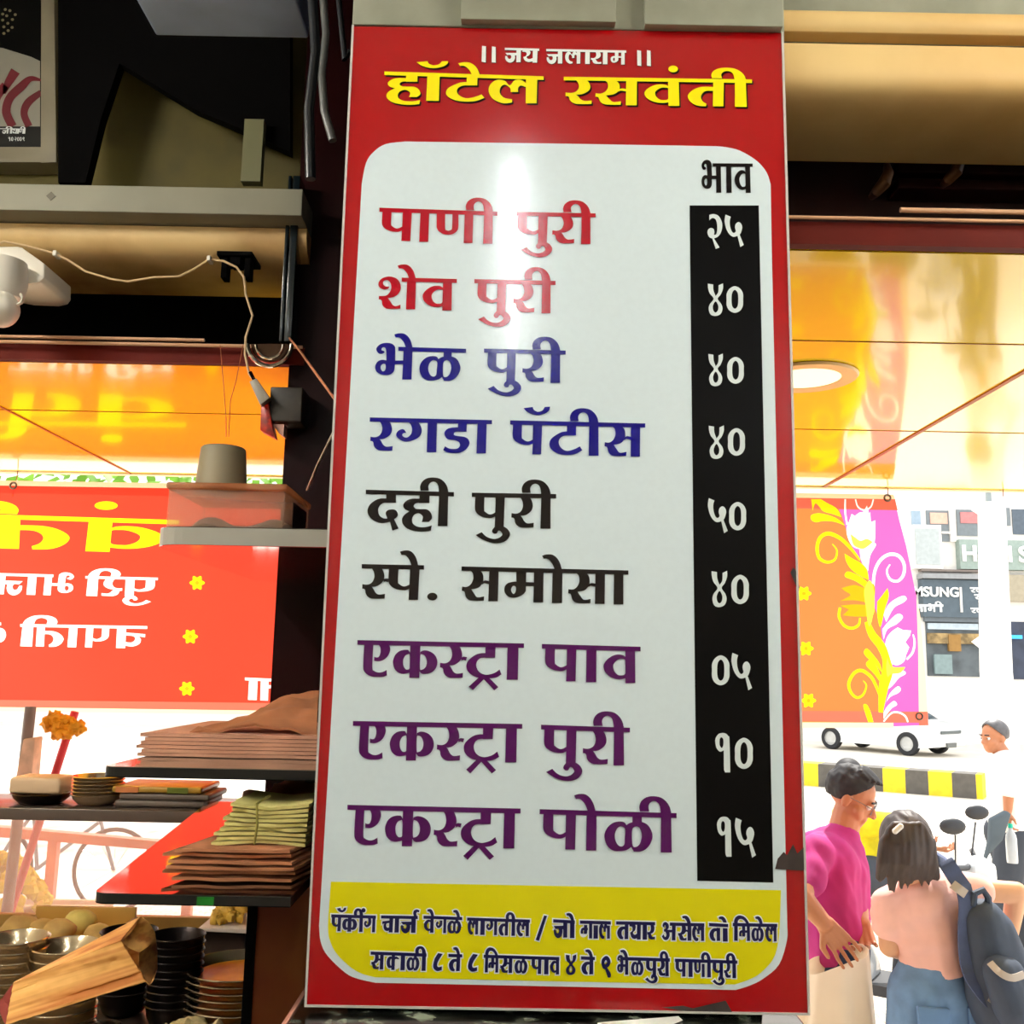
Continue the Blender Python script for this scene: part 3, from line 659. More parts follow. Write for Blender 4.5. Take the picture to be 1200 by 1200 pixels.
yel += word(B0, (-80,250,840,278), 158, [('va',405,770),('ta',-8,330),('ii',-220,75)], thick=.13, mirror=True, plane=BNP, dots=[(443,190,552,230)])
amber = [n1("440,795! 540,770 620,790 690,760 700,850 650,910! 540,890 430,895! 510,850 470,820"), n2("430,65! 540,55 640,60! 660,150! 540,150 450,140! 500,95!")]
amber += [bshape(ell(cx, cy, 2.4, 2.4, 10)) for cx, cy in ((942,695.5),(944.5,760),(947.5,821),(231,683),(223,746),(219,807))]
green = [n1("620,800 660,735 690,790 700,900 690,1000 650,1000 625,900"), n2("800,470! 830,540 940,545! 900,590 830,600 800,620 790,540"), n2("625,0! 700,0! 690,120 660,230 640,150")]
wht = [n1("495,290! 520,215! 545,230! 580,205! 610,200! 640,150! 655,215! 665,200! 670,280! 705,265! 700,430 660,460 600,490 530,470 490,400 480,330"), n1("580,490! 640,465 690,440 710,460 670,530 655,600 650,660! 600,590"),
 k1([(470,100,12),(470,200,14),(485,300,14)]), k1([(820,610,10),(795,660,14),(820,725,20),(880,740,22),(925,690,24),(930,610,24),(890,545,26),(820,530,26),(750,570,26),(705,650,24),(690,750,22),(695,830,14)]),
 n1("770,1000! 810,920 880,870 930,855 950,880 920,910 850,950 790,1060!"), n2("790,330 830,270 880,235! 920,255! 985,260! 975,300! 940,350! 970,390! 945,450! 930,500 880,530 820,510 780,440"),
 n2("760,250! 790,210 860,140 900,130 920,160 870,210 800,250 770,330!"), n2("830,620! 860,570 930,575 940,600 890,630 840,690 800,720!"), n2("790,820! 820,750 880,695 905,720 880,750 820,780 770,850!"),
 n2("770,900! 800,850 850,810 875,840 830,870 770,950!"), k2([(1000,290,10),(1012,350,16),(997,430,18),(950,485,16)]), k1([(550,100,10),(570,160,12),(620,185,12),(670,160,12),(690,100,10)]), k2([(770,970,12),(830,905,14),(890,900,14),(940,930,14),(960,975,12)])]
wht += word(B0, (400,540,740,548), 93, [('pa',585,725),('u',580,715),('ra',480,575),('ii',408,560)], mirror=True, plane=BNP)
wht += word(B0, (-60,525,250,533), 98, [('bha',205,345),('aa',128,170),('ja',-10,105)], mirror=True, plane=BNP)
wht += word(B0, (95,765,690,775), 105, [('cha',545,680),('aa',320,362),('pa',400,510),('ta',170,300),('ii',100,262)], mirror=True, plane=BNP)
wht += word(B0, (-150,755,5,758), 105, [('ka',-100,30)], mirror=True, plane=BNP)
wht += word((0,780,2.857), (820,40,960,46), 74, [('aa',832,862),('ta',872,960)], mirror=True, plane=BNP)
grn2 = [n1("510,370! 550,400 590,425 640,410 685,435! 620,485 570,480 530,450")]
layers = [(redA,(236,66,46)),(orangeB,(240,122,66)),(pinkB,(234,96,180)),(hem,(255,214,178)),(hemdk,(220,104,84)),(wht,(255,252,250)),(yel,(255,222,20)),(amber,(250,160,20)),(green,(216,240,70)),(grn2,(206,242,80))]
vo, res = union([l for l, c in layers])
bn = MB(); bn.v = [Vector((v.x, YN, v.y)) for v in vo]
for k in sorted(res):
    bn.f += res[k]; bn.mi += [k]*len(res[k])
BN = thing('banner', 'red and orange flower-printed cloth banner seen from behind, hung under the yellow awning', 'banner', (0, YN, BNP(600,845)[1]))
bn.build('cloth', [translucent('banner_print_%d' % i, c, .62, scale=1.6, var=.22 if i < 3 else .06) for i, (l, c) in enumerate(layers)], BN, clean=False)
M_ring = mat('eyelet_metal', (120,112,104), .35, metal=.8)
for x, y in ((1040,583.5),(1077.5,839.5),(15.5,569)):
    p = at(x, y, YN-.004)
    MB().tube([p + Vector((.011*math.cos(a*math.pi/8), 0, .011*math.sin(a*math.pi/8))) for a in range(17)], .0035, 8).build('eyelet', M_ring, BN, smooth=True)
for x in (1040, 15.5, 1175):
    p = at(x, 572, YN); MB().tube([(p.x, YN, p.z-.03), (p.x+.004, YN+.005, p.z), (p.x, YN+.02, zc)], .0016, 6).build('tie', M_seam, BN)

# ================================================================== things on the left wall
M_wpl = mat('white_plastic', (236,226,206), .35, var=.06)
M_wire = mat('cream_wire', (222,188,140), .5)
# framed picture
p0, p1 = at(-90,-60,2.25), at(65,190,2.25)
PF = thing('picture_frame', 'framed dark photograph with red and white striped cloth, hung at the top left', 'picture', (p0.x, 2.25, p1.z))
f0, f1 = at(-90,-60,2.25), at(48.5,172,2.25); M_fr = mat('frame_grey', (150,140,116), .45, var=.15)
MB().prism([at(x,y,2.235) for x, y in ((48,-60),(63,-60),(66,190),(48.5,190))], (0,.06,0)).prism([at(x,y,2.235) for x, y in ((-90,172),(48.5,172),(48.5,190),(-90,190))], (0,.06,0)).build('frame', M_fr, PF, bevel=.0015)
MB().prism([at(x,y,2.255) for x, y in ((-90,-60),(48.5,-60),(48.5,172),(-90,172))], (0,.03,0)).build('print', mat('print_black',(3,3,3),.4,spec=.1), PF)
c6 = lambda x, y: Vector((at(x/6, y/6, 2.254).x, 2.254, at(x/6, y/6, 2.254).z))
c6b = lambda x, y, d: Vector((at(x/6, y/6, 2.254).x, 2.254-d, at(x/6, y/6, 2.254).z))
M_sh = mat('print_cloth', (160,156,140), .4); M_st = mat('print_stripe', (110,14,30), .4)
MB().poly([[c6(*p) for p in ((-200,300),(20,338),(220,400),(282,430),(282,890),(-200,890))]]).build('garment', M_sh, PF)
for st in ([(30,660,20),(50,600,50),(110,500,70)], [(90,890,60),(45,790,60),(70,690,60),(150,610,60),(215,555,40),(290,565,14)], [(205,890,50),(170,800,50),(200,720,55),(290,650,40)], [(-60,800,60),(-20,680,60),(40,600,60)]):
    MB().poly([[c6b(*p, .0006) for p in stroke(st)]]).build('stripe', M_st, PF)
M_dot = mat('print_dots', (150,140,100), .5)
for x, y in ((38,68),(70,76),(108,104),(20,100),(48,112),(88,138),(20,142),(56,165),(28,190),(86,194),(58,216),(28,236)):
    MB().poly([[c6b(*p, .0006) for p in ell(x, y, 11, 10, 10)]]).build('garland_dot', M_dot, PF)
cap = word((0,0,6), (-60,903,178,906), 36, [('ja',18,62),('ii',40,88),('ya',88,122),('aa',122,136),('nna',134,168),('ii',142,180)], plane=lambda x, y: (at(x,y,2.254).x, at(x,y,2.254).z), thick=.14)
MB().poly([[c6b(*p, .0006) for p in ((-200,890),(290,890),(290,1032),(-200,1032))]]).build('caption_band', mat('caption_black',(6,8,8),.3), PF)
fill(MB(), cap, 2.2530).build('caption', M_ivory, PF)
dg = []
for g, x0 in (('1',60),('0',80),('2',104),('0',122),('0',140),('9',160)):
    for loops in glyph(g): dg.append([[(c6(x0+14*u, 965+28*v).x, c6(x0+14*u, 965+28*v).z) for u, v in l] for l in loops])
fill(MB(), dg, 2.2530).build('caption_date', M_ivory, PF)
# metal duct, board standing in for shade, upright strip
M_duct = mat('galvanised_sheet', (176,198,232), .4, metal=.2, var=.25, scale=5)
a, b = at(183,42,1.75), at(362,41,1.75)
MB().box((a.x,1.15,a.z),(b.x,1.75,4.15)).build('vent_duct', M_duct, bevel=.004)
tag(bpy.data.objects['vent_duct'], 'grey sheet-metal duct at the top, left of the menu board', 'duct')
shade_outline = [at(x, y, 2.16) for x, y in ((68,-20),(340,-20),(340,178),(285,152),(228,128),(140,74),(118,140),(100,214),(68,214))]  # board added where slanting shade falls on the olive wall
tag(MB().prism(shade_outline, (0,.03,0)).build('shade_board', M_dark), 'black board standing in for slanting shade above the left ledge', 'board')
a, b = at(288,142,2.14), at(306,215,2.14)
tag(boxobj('wood_strip', (a.x,2.13,b.z), (b.x,2.155,a.z), mat('strip_pale',(110,108,72),.6)), 'short pale upright wooden strip standing on the left ledge', 'wood')
a, b = at(54,223,2.036), at(64,235,2.036); cx, cz, w_ = (a.x+b.x)/2, (a.z+b.z)/2, (b.x-a.x)/2
e = MB().prism([(cx-w_,2.0385,cz),(cx,2.0385,cz-w_),(cx+w_,2.0385,cz),(cx,2.0385,cz+w_)], (0,.0014,0)).build('sticker', mat('sticker_brown',(92,84,60),.5)); tag(e, 'tiny brown diamond sticker on the grey ledge', 'sticker')
# trunking + cables
a, b = at(339,208,2.10), at(352,402,2.10)
tag(MB().box((a.x,2.09,b.z),(a.x+.008,2.14,a.z)).box((a.x+.011,2.09,b.z),(a.x+.028,2.14,a.z)).build('cable_trunking', mat('trunking_black',(10,22,26),.2,coat=.4), bevel=.002), 'glossy black cable trunking on the pillar left of the board', 'trunking')
M_cab = mat('cable_grey',(92,92,88),.4); M_cabk = mat('cable_black',(12,14,18),.35)
for pts, m, r, l in (([(378,-10),(382,40),(377,90),(380,130),(390,165)], M_cab, .007, 'thick grey cable looping down left of the menu board'),
                     ([(396,-10),(400,30),(404,70),(410,60)], M_cabk, .005, 'thin black cable beside the top left corner of the menu board'),
                     ([(366,-10),(370,60),(362,130),(364,210)], M_cabk, .009, 'thick black cable hanging beside the grey cable')):
    tag(MB().tube([at(x, y, 1.55) for x, y in pts], r, 10).build('cable', m, smooth=True), l, 'cable')
# surveillance camera
SC = thing('security_camera', 'white dome security camera on the cream cove at the far left', 'camera', at(10,385,2.0))
k9 = lambda x, y, Y: at(x/9.23, 280+y/9.23, Y)
MB().prism([k9(*p, 1.98) for p in ((-160,80),(180,78),(240,95),(480,268),(478,420),(440,470),(340,492),(60,480),(-160,440))], (0,.13,0)).build('mount_box', M_wpl, SC, bevel=.008)
MB().prism([k9(*p, 1.976) for p in ((90,262),(215,258),(470,425),(430,462),(330,482),(215,480),(180,360))], (0,.004,0)).build('cover_plate', mat('white_plastic_bright',(250,240,220),.3), SC, bevel=.001)
c = k9(20,470,1.95); MB().lathe([(.001,.05),(.045,.045),(.05,.0),(.044,-.035),(.02,-.05),(.001,-.05)], c).build('neck', M_wpl, SC, smooth=True)
c = k9(10,760,1.92); MB().ball(c, .036, 24, 16, 1, 1, 1.05).build('dome', M_wpl, SC, smooth=True)
MB().tube([k9(225,600,1.93), k9(245,640,1.92), k9(225,690,1.91), k9(185,715,1.91)], .003, 8).build('hook', M_wpl, SC, smooth=True)
WC = thing('wire', 'cream wire clipped along the cove and dangling to a white adapter', 'wire', at(150,320,2.02))
MB().tube([at(x, y, 2.06) for x, y in ((-10,288),(5,283),(30,288),(64,297),(80,305),(100,318),(130,327),(150,330),(180,325),(210,324),(228,315),(245,304),(262,306),(277,313),(286,325),(288,345),(296,370),(288,395),(287,415),(292,438),(298,447))], .0026, 8).build('lead', M_wire, WC, smooth=True)
for x, y in ((64.5,297),(245,303)): c = at(x, y, 2.055); MB().box(c-Vector((.004,.004,.006)), c+Vector((.004,.02,.006))).build('clip', M_wpl, WC, bevel=.001)
HB = thing('hanging_bracket', 'black two-armed bracket fixed under the left cove', 'bracket', at(278,325,2.12))
a = at(257,298,2.10); b = at(298,304,2.10); MB().box((a.x,2.08,b.z),(b.x,2.16,a.z)).build('plate', M_dark, HB, bevel=.002)
for x in (264, 291): a = at(x-2.5,304,2.10); b = at(x+2.5,327,2.10); MB().box((a.x,2.09,b.z),(b.x,2.12,a.z)).build('arm', M_dark, HB)
a = at(272,304,2.10); b = at(283,313,2.10); MB().box((a.x,2.085,b.z),(b.x,2.12,a.z)).build('clamp', M_dark, HB)
AD = thing('adapter', 'white power adapter hanging on the cream wire', 'adapter', at(304,470,2.05))
ax = [at(292,447,2.05), at(300,443,2.05), at(316,466,2.05), at(305,475,2.05)]
MB().prism(ax, (0,.02,0)).build('case', mat('adapter_grey',(176,168,150),.4), AD, bevel=.002)
MB().tube([at(298,446,2.06), at(293,436,2.06)], .004, 8).build('strain_relief', M_dark, AD)
SB = thing('speaker', 'small black box speaker with a red front under the left lintel', 'speaker', at(322,488,2.1))
a, b = at(317,453,2.08), at(342,494,2.08); MB().box((a.x,2.08,b.z),(b.x+.02,2.2,a.z)).build('case', mat('speaker_black',(46,36,22),.5,var=.5,scale=30), SB, bevel=.003)
MB().prism([at(x, y, 2.075) for x, y in ((306,470),(314,466),(318,494),(322,513),(305,504))], (0,.03,0)).build('red_front', mat('speaker_red',(200,40,6),.3,var=.6,scale=60), SB, bevel=.001)
MB().prism([at(x, y, 2.09) for x, y in ((319,497),(333,497),(332,511),(327,508))], (0,.03,0)).build('under_flap', mat('flap_pink',(230,170,150),.5), SB)
BR = thing('steel_bowl', 'polished steel bowl hung upside down from the rod near the pillar', 'bowl', at(315,425,2.09))
M_steel = mat('polished_steel', (214,206,190), .12, metal=1, var=.1, scale=3)
for r_, y_ in ((26,403), (16,404)):
    MB().tube([at(316+r_*math.cos(a*math.pi/12), y_+r_*math.sin(a*math.pi/12), 2.085) for a in range(13)], .005 if r_ > 20 else .0035, 8).build('rim', M_steel, BR, smooth=True)
MB().prism([at(316+22*math.cos(a*math.pi/12), 403+22*math.sin(a*math.pi/12), 2.10) for a in range(13)], (0,.02,0)).build('bowl', mat('dark_steel',(70,48,32),.25,metal=.8), BR)
for pts, m, l in (([(339,396),(352,412),(372,440),(400,478)], mat('cord_copper',(196,120,84),.5), 'copper-coloured cord running slantwise to the board edge'), ([(360,574),(372,545),(397,494)], mat('rod_white',(200,196,180),.35), 'thin white stay rod above the top shelf')):
    tag(MB().tube([at(x, y, (2.085 if k == 0 else 1.9-.18*k) if m.name == 'cord_copper' else 1.79-.19*k) for k, (x, y) in enumerate(pts)], .0022, 8).build('cord' if m.name == 'cord_copper' else 'stay_rod', m, smooth=True), l, 'cord' if m.name == 'cord_copper' else 'rod')
for xs, l in (([(258,404),(262,450),(265,490),(265,512)], 'left brown thread dangling above the upturned cup'), ([(285,404),(277,445),(270,470),(268,512)], 'right brown thread dangling above the upturned cup')):
    tag(MB().tube([at(x, y, 2.117) for x, y in xs], .0009, 6).build('thread', M_seam), l, 'thread')

# ================================================================== shelves by the pillar
M_shw = mat('shelf_white_edge', (176,172,158), .35, var=.06)
M_top = mat('shelf_gloss_black', (22,17,15), .06, var=.2, spec=.9, coat=1)
M_under = mat('shelf_gloss_red', (150,40,36), .08, spec=.9, coat=1, var=.05)
def shelf(name, label, x0, x1, y0, y1, z0, z1, r, m_edge, m_top, m_bot, x0b=None):
    x0b = x0 if x0b is None else x0b
    t = thing(name, label, 'shelf', ((x0+x1)/2, y0, z0))
    crn = [Vector((x0 + r - r*math.sin(a*math.pi/12), y0 + r - r*math.cos(a*math.pi/12), 0)) for a in range(7)]
    pl = crn[::-1] + [Vector((x1, y0, 0)), Vector((x1, y1, 0)), Vector((x0b, y1, 0))]
    def lay(za, zb, s): return [Vector((p.x, p.y, za)) for p in pl]
    MB().prism([Vector((p.x, p.y, z0+.0012)) for p in pl], (0, 0, z1-z0-.0024)).build('edge', m_edge, t)
    MB().prism([Vector((p.x, p.y, z1-.0012)) for p in pl], (0, 0, .0012)).build('top_sheet', m_top, t)
    MB().prism([Vector((p.x, p.y, z0)) for p in pl], (0, 0, .0012)).build('under_sheet', m_bot, t)
    return t
sx0, sx1 = at(176,628,1.5).x, at(384.5,628,1.5).x
ZT1, ZT0 = at(280,618,1.5).z, at(280,640,1.5).z
shelf('wall_shelf', 'white-edged shelf with a rounded corner, topmost of the three beside the board', sx0, -.205, 1.5, 2.148, ZT0, ZT1, .05, M_shw, M_top, M_under)
ZM1, ZM0 = at(240,900,1.45).z, at(240,913,1.45).z
shelf('wall_shelf', 'black-edged shelf holding brown paper bags, middle of the three beside the board', at(118,906,1.45).x, -.21, 1.45, 2.148, ZM0, ZM1, .02, mat('shelf_black_edge',(10,10,12),.3), mat('shelf_slate',(120,108,92),.15,spec=.8,coat=.6), M_dark, x0b=-.56)
ZL1, ZL0 = at(200,1048,1.3).z, at(200,1061,1.3).z
shelf('wall_shelf', 'glossy black shelf holding yellow and brown bags, lowest of the three beside the board', at(106,1054,1.3).x, -.27, 1.3, 2.148, ZL0, ZL1, .02, mat('shelf_black_edge',(10,10,12),.3), M_top, M_dark, x0b=-.63)
a, b = at(231,1051,1.298), at(250,1061,1.298)
tag(boxobj('price_tab', (a.x,1.2975,b.z), (b.x,1.2995,a.z), mat('tab_green',(8,110,24),.4)), 'small green sticker on the front edge of the lowest shelf', 'sticker')
# plastic box
bx0, bx1 = at(196,600,1.6).x, at(333,600,1.6).x
zb1 = at(260,566,1.6).z; TB = thing('plastic_box', 'clear plastic food box with a grey cloth inside, on the top shelf', 'box', ((bx0+bx1)/2, 1.7, ZT1))
M_clr = translucent('clear_plastic', (235,200,170), .4, clear=.72, rough=.15)
h_ = .004
t_ = MB()
for q0, q1 in (((bx0,1.6,ZT1+.001),(bx1,1.602,zb1-.012)), ((bx0,1.788,ZT1+.001),(bx1,1.79,zb1-.012)), ((bx0,1.602,ZT1+.001),(bx0+.002,1.788,zb1-.012)), ((bx1-.002,1.602,ZT1+.001),(bx1,1.788,zb1-.012))): t_.box(q0, q1)
t_.box((bx0,1.6,ZT1),(bx1,1.79,ZT1+.0008)).build('tub', M_clr, TB)
MB().box((bx0-.004,1.595,zb1-.012),(bx1+.004,1.795,zb1)).build('lid', translucent('clear_lid', (200,130,80), .4, clear=.3, rough=.2), TB, bevel=.004)
a = at(346,600,1.66); MB().box((bx1+.0003,1.66,ZT1+.012),(bx1+.0012,1.77,zb1-.02)).build('label', mat('label_dark',(24,8,8),.4,var=.5,scale=60), TB)
gm = MB()
gm.grid(lambda u, v: Vector((bx0+.022+u*(bx1-bx0-.03), 1.62+v*.14, ZT1+.002+ (.022+.016*math.exp(-((u-.2)/.15)**2)+.014*math.exp(-((u-.86)/.14)**2))*math.sin(math.pi*min(max(v,.02),.98))**.25*min(1,u*9+.15))), 24, 8)
o = gm.build('folded_cloth', mat('cloth_grey',(128,120,112),.9), solid=.003, smooth=True); tag(o, 'grey folded cloth inside the clear plastic box', 'cloth')
c = at(259.5,565,1.69); UC = MB().lathe([(.0445,0),(.0442,.003),(.0385,.076),(.036,.0785),(.001,.079),(.001,.0765),(.035,.076),(.0365,.074),(.0425,0),(.0445,0)], (c.x,1.69,zb1+.0005))
tag(UC.build('cup', mat('cup_grey',(146,134,104),.5,var=.05), smooth=True), 'grey plastic cup standing upside down on the clear box', 'cup')

# ---- paper bags
M_kraft = mat('kraft_paper', (224,166,134), .8, var=.2, scale=10, bump=.1)
M_kraft2 = mat('kraft_paper_dark', (196,128,84), .8, var=.35, scale=9, bump=.2)
M_kyel = mat('pale_yellow_paper', (226,214,132), .75, var=.12, scale=14, bump=.1)
def flat_bag(name, x0, x1, y0, y1, z, t, m, wob, seed, curl=0, skew=0, crimp=None, bump_h=0):
    def fn(u, v):
        n = mnoise.noise(Vector((u*3, v*2, seed*1.7)))
        zz_ = z + wob*n + curl*(u-.5)**2 + bump_h*math.sin(math.pi*v)*(.4+.6*u)
        if crimp is not None: zz_ += crimp*(abs(u-.5)*2)**1.3
        return Vector((x0+(x1-x0)*u + skew*v + .004*mnoise.noise(Vector((v*5, seed, 0))), y0+(y1-y0)*v + .008*mnoise.noise(Vector((u*4, seed*2.3, 5))), zz_))
    m_ = MB(); nu, nv = 18, 10
    top = [fn(i/nu, j/nv) for j in range(nv+1) for i in range(nu+1)]; n = len(top)
    bot = [p - Vector((0,0,t*.97)) for i, p in enumerate(top)]
    fs = []
    for j in range(nv):
        for i in range(nu):
            k = j*(nu+1)+i; fs.append((k,k+1,k+nu+2,k+nu+1)); fs.append((n+k,n+k+nu+1,n+k+nu+2,n+k+1))
    rim = [i for i in range(nu+1)] + [j*(nu+1)+nu for j in range(1,nv+1)] + [nv*(nu+1)+i for i in range(nu-1,-1,-1)] + [j*(nu+1) for j in range(nv-1,0,-1)]
    for k in range(len(rim)): a, b = rim[k], rim[(k+1)%len(rim)]; fs.append((a,n+a,n+b,b))
    m_.add(top+bot, fs)
    return m_.build(name, m, smooth=True)
# middle shelf: neat stack, then a big crumpled one
x0, x1 = at(161,880,1.60).x, -.225
for k in range(6):
    o = flat_bag('paper_bag', x0+.006*math.sin(k*2.1), x1, 1.60+.004*k, 2.0, ZM1+.0062+.0058*k, .0052, M_kraft, .0004, k*3+1)
    tag(o, 'flat brown paper bag in the neat stack on the middle shelf', 'paper bag', 'flat bags stacked on the middle shelf')
def crumple(name, rows, m, amp, seed, label, Ys):
    """rows of photo points (left to right), each row at its own depth"""
    nr = len(rows)
    def fn(u, v):
        f = v*(nr-1); i = min(int(f), nr-2); t = f-i
        def row(r, Y):
            g = u*(len(r)-1); j = min(int(g), len(r)-2); s = g-j
            a, b = at(*r[j], Y), at(*r[j+1], Y); return a*(1-s)+b*s
        p = row(rows[i], Ys[i])*(1-t) + row(rows[i+1], Ys[i+1])*t
        q_ = p*14; h = mnoise.noise(q_+Vector((seed,0,0)))*amp + (.5-abs(mnoise.noise(p*17+Vector((0,seed,0)))))*amp*1.3 + mnoise.noise(p*45)*amp*.35
        return p + Vector((0, -.3*h, h))
    o = MB().grid(fn, 36, 24).build(name, m, solid=.004, smooth=True, angle=60); tag(o, label, 'paper bag'); return o
crumple('paper_bag', [[(222,863),(262,858),(300,852),(340,857),(371,861)], [(262,848),(290,840),(320,838),(350,838),(372,836)], [(300,836),(318,828),(338,822),(356,820),(373,818)], [(316,828),(330,821),(346,816),(360,814),(374,813)]], M_kraft2, .008, 3, 'large crumpled brown paper bag lying on the stack on the middle shelf', [1.66,1.74,1.82,1.9])
# lowest shelf: ragged brown pile, yellow bundle, crumpled bags behind
x0, x1 = at(190,1038,1.36).x, -.285
for k in range(6):
    o = flat_bag('paper_bag', x0+.012*math.sin(k*2.7+1), x1+.004*math.sin(k), 1.37+.007*math.sin(k*1.9), 1.62, ZL1+.007+.0072*k, .0040, M_kraft2, .0016, k*5+2, skew=.05)
    tag(o, 'brown paper bag in the ragged pile on the lowest shelf', 'paper bag', 'ragged bags piled on the lowest shelf')
zk = ZL1+.007+.0072*5+.003
x0, x1 = at(247,990,1.40).x, -.275
for k in range(9):
    o = flat_bag('paper_bag', x0+.003*k+.004*math.sin(k*2.2), x1, 1.40+.002*k, 1.56, zk+.004+.0052*k, .0042, M_kyel, .0007, k*2+9, crimp=.0012*(k-3))
    tag(o, 'pale yellow paper bag in the tied bundle on the lowest shelf', 'paper bag', 'yellow bags bundled on the lowest shelf')
p = at(299,978,1.398); tag(MB().tube([(p.x,1.397,zk), (p.x+.003,1.394,zk+.025), (p.x,1.397,zk+.053), (p.x+.002,1.46,zk+.056)], .0016, 8).build('string', mat('string_olive',(150,140,60),.8)), 'thin string tied round the pale yellow bags', 'string')
crumple('paper_bag', [[(284,962),(305,960),(330,966),(350,974),(366,976)], [(300,944),(320,946),(340,946),(356,948),(367,948)], [(320,930),(335,930),(348,932),(360,932),(368,932)], [(330,922),(342,920),(352,921),(362,922),(369,922)]], M_kraft2, .012, 11, 'crumpled brown paper bag behind the yellow bundle on the lowest shelf', [1.57,1.66,1.76,1.86])
crumple('paper_bag', [[(282,954),(288,950),(294,948),(300,950)], [(283,940),(290,938),(298,940),(304,944)], [(286,934),(292,932),(300,933),(306,936)]], mat('paper_pink',(226,178,140),.8,bump=.2), .008, 21, 'small crumpled pale bag at the left of the crumpled brown bags', [1.60,1.66,1.72])
# ================================================================== food counter at the lower left
ZC = 1.46
M_ctr = mat('counter_steel', (110,100,86), .3, metal=.6, var=.4, scale=6)
M_ctrb = mat('counter_body', (60,40,26), .6, var=.3)
CT = thing('food_counter', 'dark steel-topped food counter below the shelves at the lower left', 'counter', (-1.0, 1.95, .5))
MB().prism([(-1.95,1.52,ZC-.03),(-.385,1.52,ZC-.03),(-.385,2.146,ZC-.03),(-.482,2.146,ZC-.03),(-.482,2.298,ZC-.03),(-1.95,2.298,ZC-.03)], (0,0,.03)).build('worktop', M_ctr, CT, bevel=.004)
MB().box((-1.93,1.55,.5),(-.49,2.29,ZC-.03)).build('body', M_ctrb, CT)
# far display shelf with dusty glass
a = at(100,950,2.12); ZF1 = at(100,948.5,2.12).z; ZF0 = at(100,962.5,2.12).z
DS = thing('display_case', 'dusty glass counter case with a dark shelf on top, left of the bags', 'display case', (-1.1, 2.12, ZC))
MB().box((-1.95,2.12,ZF0),(-.56,2.34,ZF1)).build('top_shelf', mat('shelf_umber',(98,82,72),.22,var=.2,spec=.7), DS, bevel=.002)
glass = translucent('dusty_glass', (255,232,222), .55, clear=.74, rough=.1)
MB().box((-1.95,2.325,ZC+.075),(-.56,2.331,ZF0)).build('pane', glass, DS)
for x in (-1.94,-.58): MB().box((x,2.31,ZC),(x+.02,2.335,ZF0)).build('post', M_ctr, DS)
MB().box((-1.95,2.318,ZC),(-.56,2.337,ZC+.075)).build('sill', mat('sill_ochre',(206,160,80),.5,var=.25), DS)
# things on the display shelf
def bowl_mesh(r, h, c, t=.002, lip=.006):
    m = MB()
    pr = [(.001,0),(r*.55,0),(r*.72,h*.12),(r*.90,h*.55),(r*.96,h*.93),(r,h*.985),(r+lip*.3,h),(r,h+.0015),(r*.955,h*.985),(r*.88,h*.58),(r*.70,h*.17),(r*.5,t),(.001,t)]
    return m.lathe(pr, c, 40)
M_stl2 = mat('bowl_steel', (232,210,172), .19, metal=.85, var=.12, scale=4)
M_stl3 = mat('bowl_steel_dark', (52,44,42), .3, metal=.8, var=.2, scale=4)  # backlit darkness of the bowl stacks is put into this steel colour
M_goldrefl = mat('gold_reflection', (226,140,20), .25, var=.25, scale=14)  # gold reflection in the top plate, painted as an orange disc
c = at(48,944,2.2)
tag(bowl_mesh(.062,.022,(c.x,2.2,ZF1)).build('tray', M_stl3, smooth=True), 'small dark dish holding a foam block on the display shelf', 'dish')
tag(MB().box((c.x-.055,2.16,ZF1+.0225),(c.x+.055,2.24,ZF1+.058)).build('foam_block', mat('foam_peach',(250,214,170),.8), bevel=.008), 'peach foam block on a dark dish on the display shelf', 'foam block')
c = at(113,944,2.2)
for k in range(6):
    o = bowl_mesh(.054,.022,(c.x,2.2,ZF1+.0075*k)).build('steel_plate', M_stl2, smooth=True)
    tag(o, 'small steel plate in the stack on the display shelf', 'plate', 'steel plates stacked on the display shelf')
M_pk = [mat('packet_gold',(196,150,50),.35,var=.3), mat('packet_green',(110,120,40),.35,var=.3), mat('packet_orange',(230,140,80),.35,var=.3), mat('packet_grey',(110,96,84),.5)]
x0, x1 = at(142,940,2.2).x, at(246,940,2.2).x
for k in range(3):
    t = thing('food_packet', ['gold and green food packet on top of the pile on the display shelf', 'grey food packet under the gold one on the display shelf', 'grey food packet lowest in the pile on the display shelf'][2-k], 'packet', ((x0+x1)/2, 2.23, ZF1+.001+.0145*k))
    z = ZF1+.001+.0145*k; dx = .01*math.sin(k*2)
    MB().box((x0+dx,2.16,z),(x1+dx,2.3,z+.0135)).build('pouch', M_pk[3] if k < 2 else M_pk[0], t, bevel=.005)
    if k == 2:
        for u0, u1, m in ((.05,.3,M_pk[2]),(.62,.85,M_pk[1])):
            MB().box((x0+dx+(x1-x0)*u0,2.158,z+.0008),(x0+dx+(x1-x0)*u1,2.16,z+.0125)).build('print', m, t)
c = at(160,915,2.5)
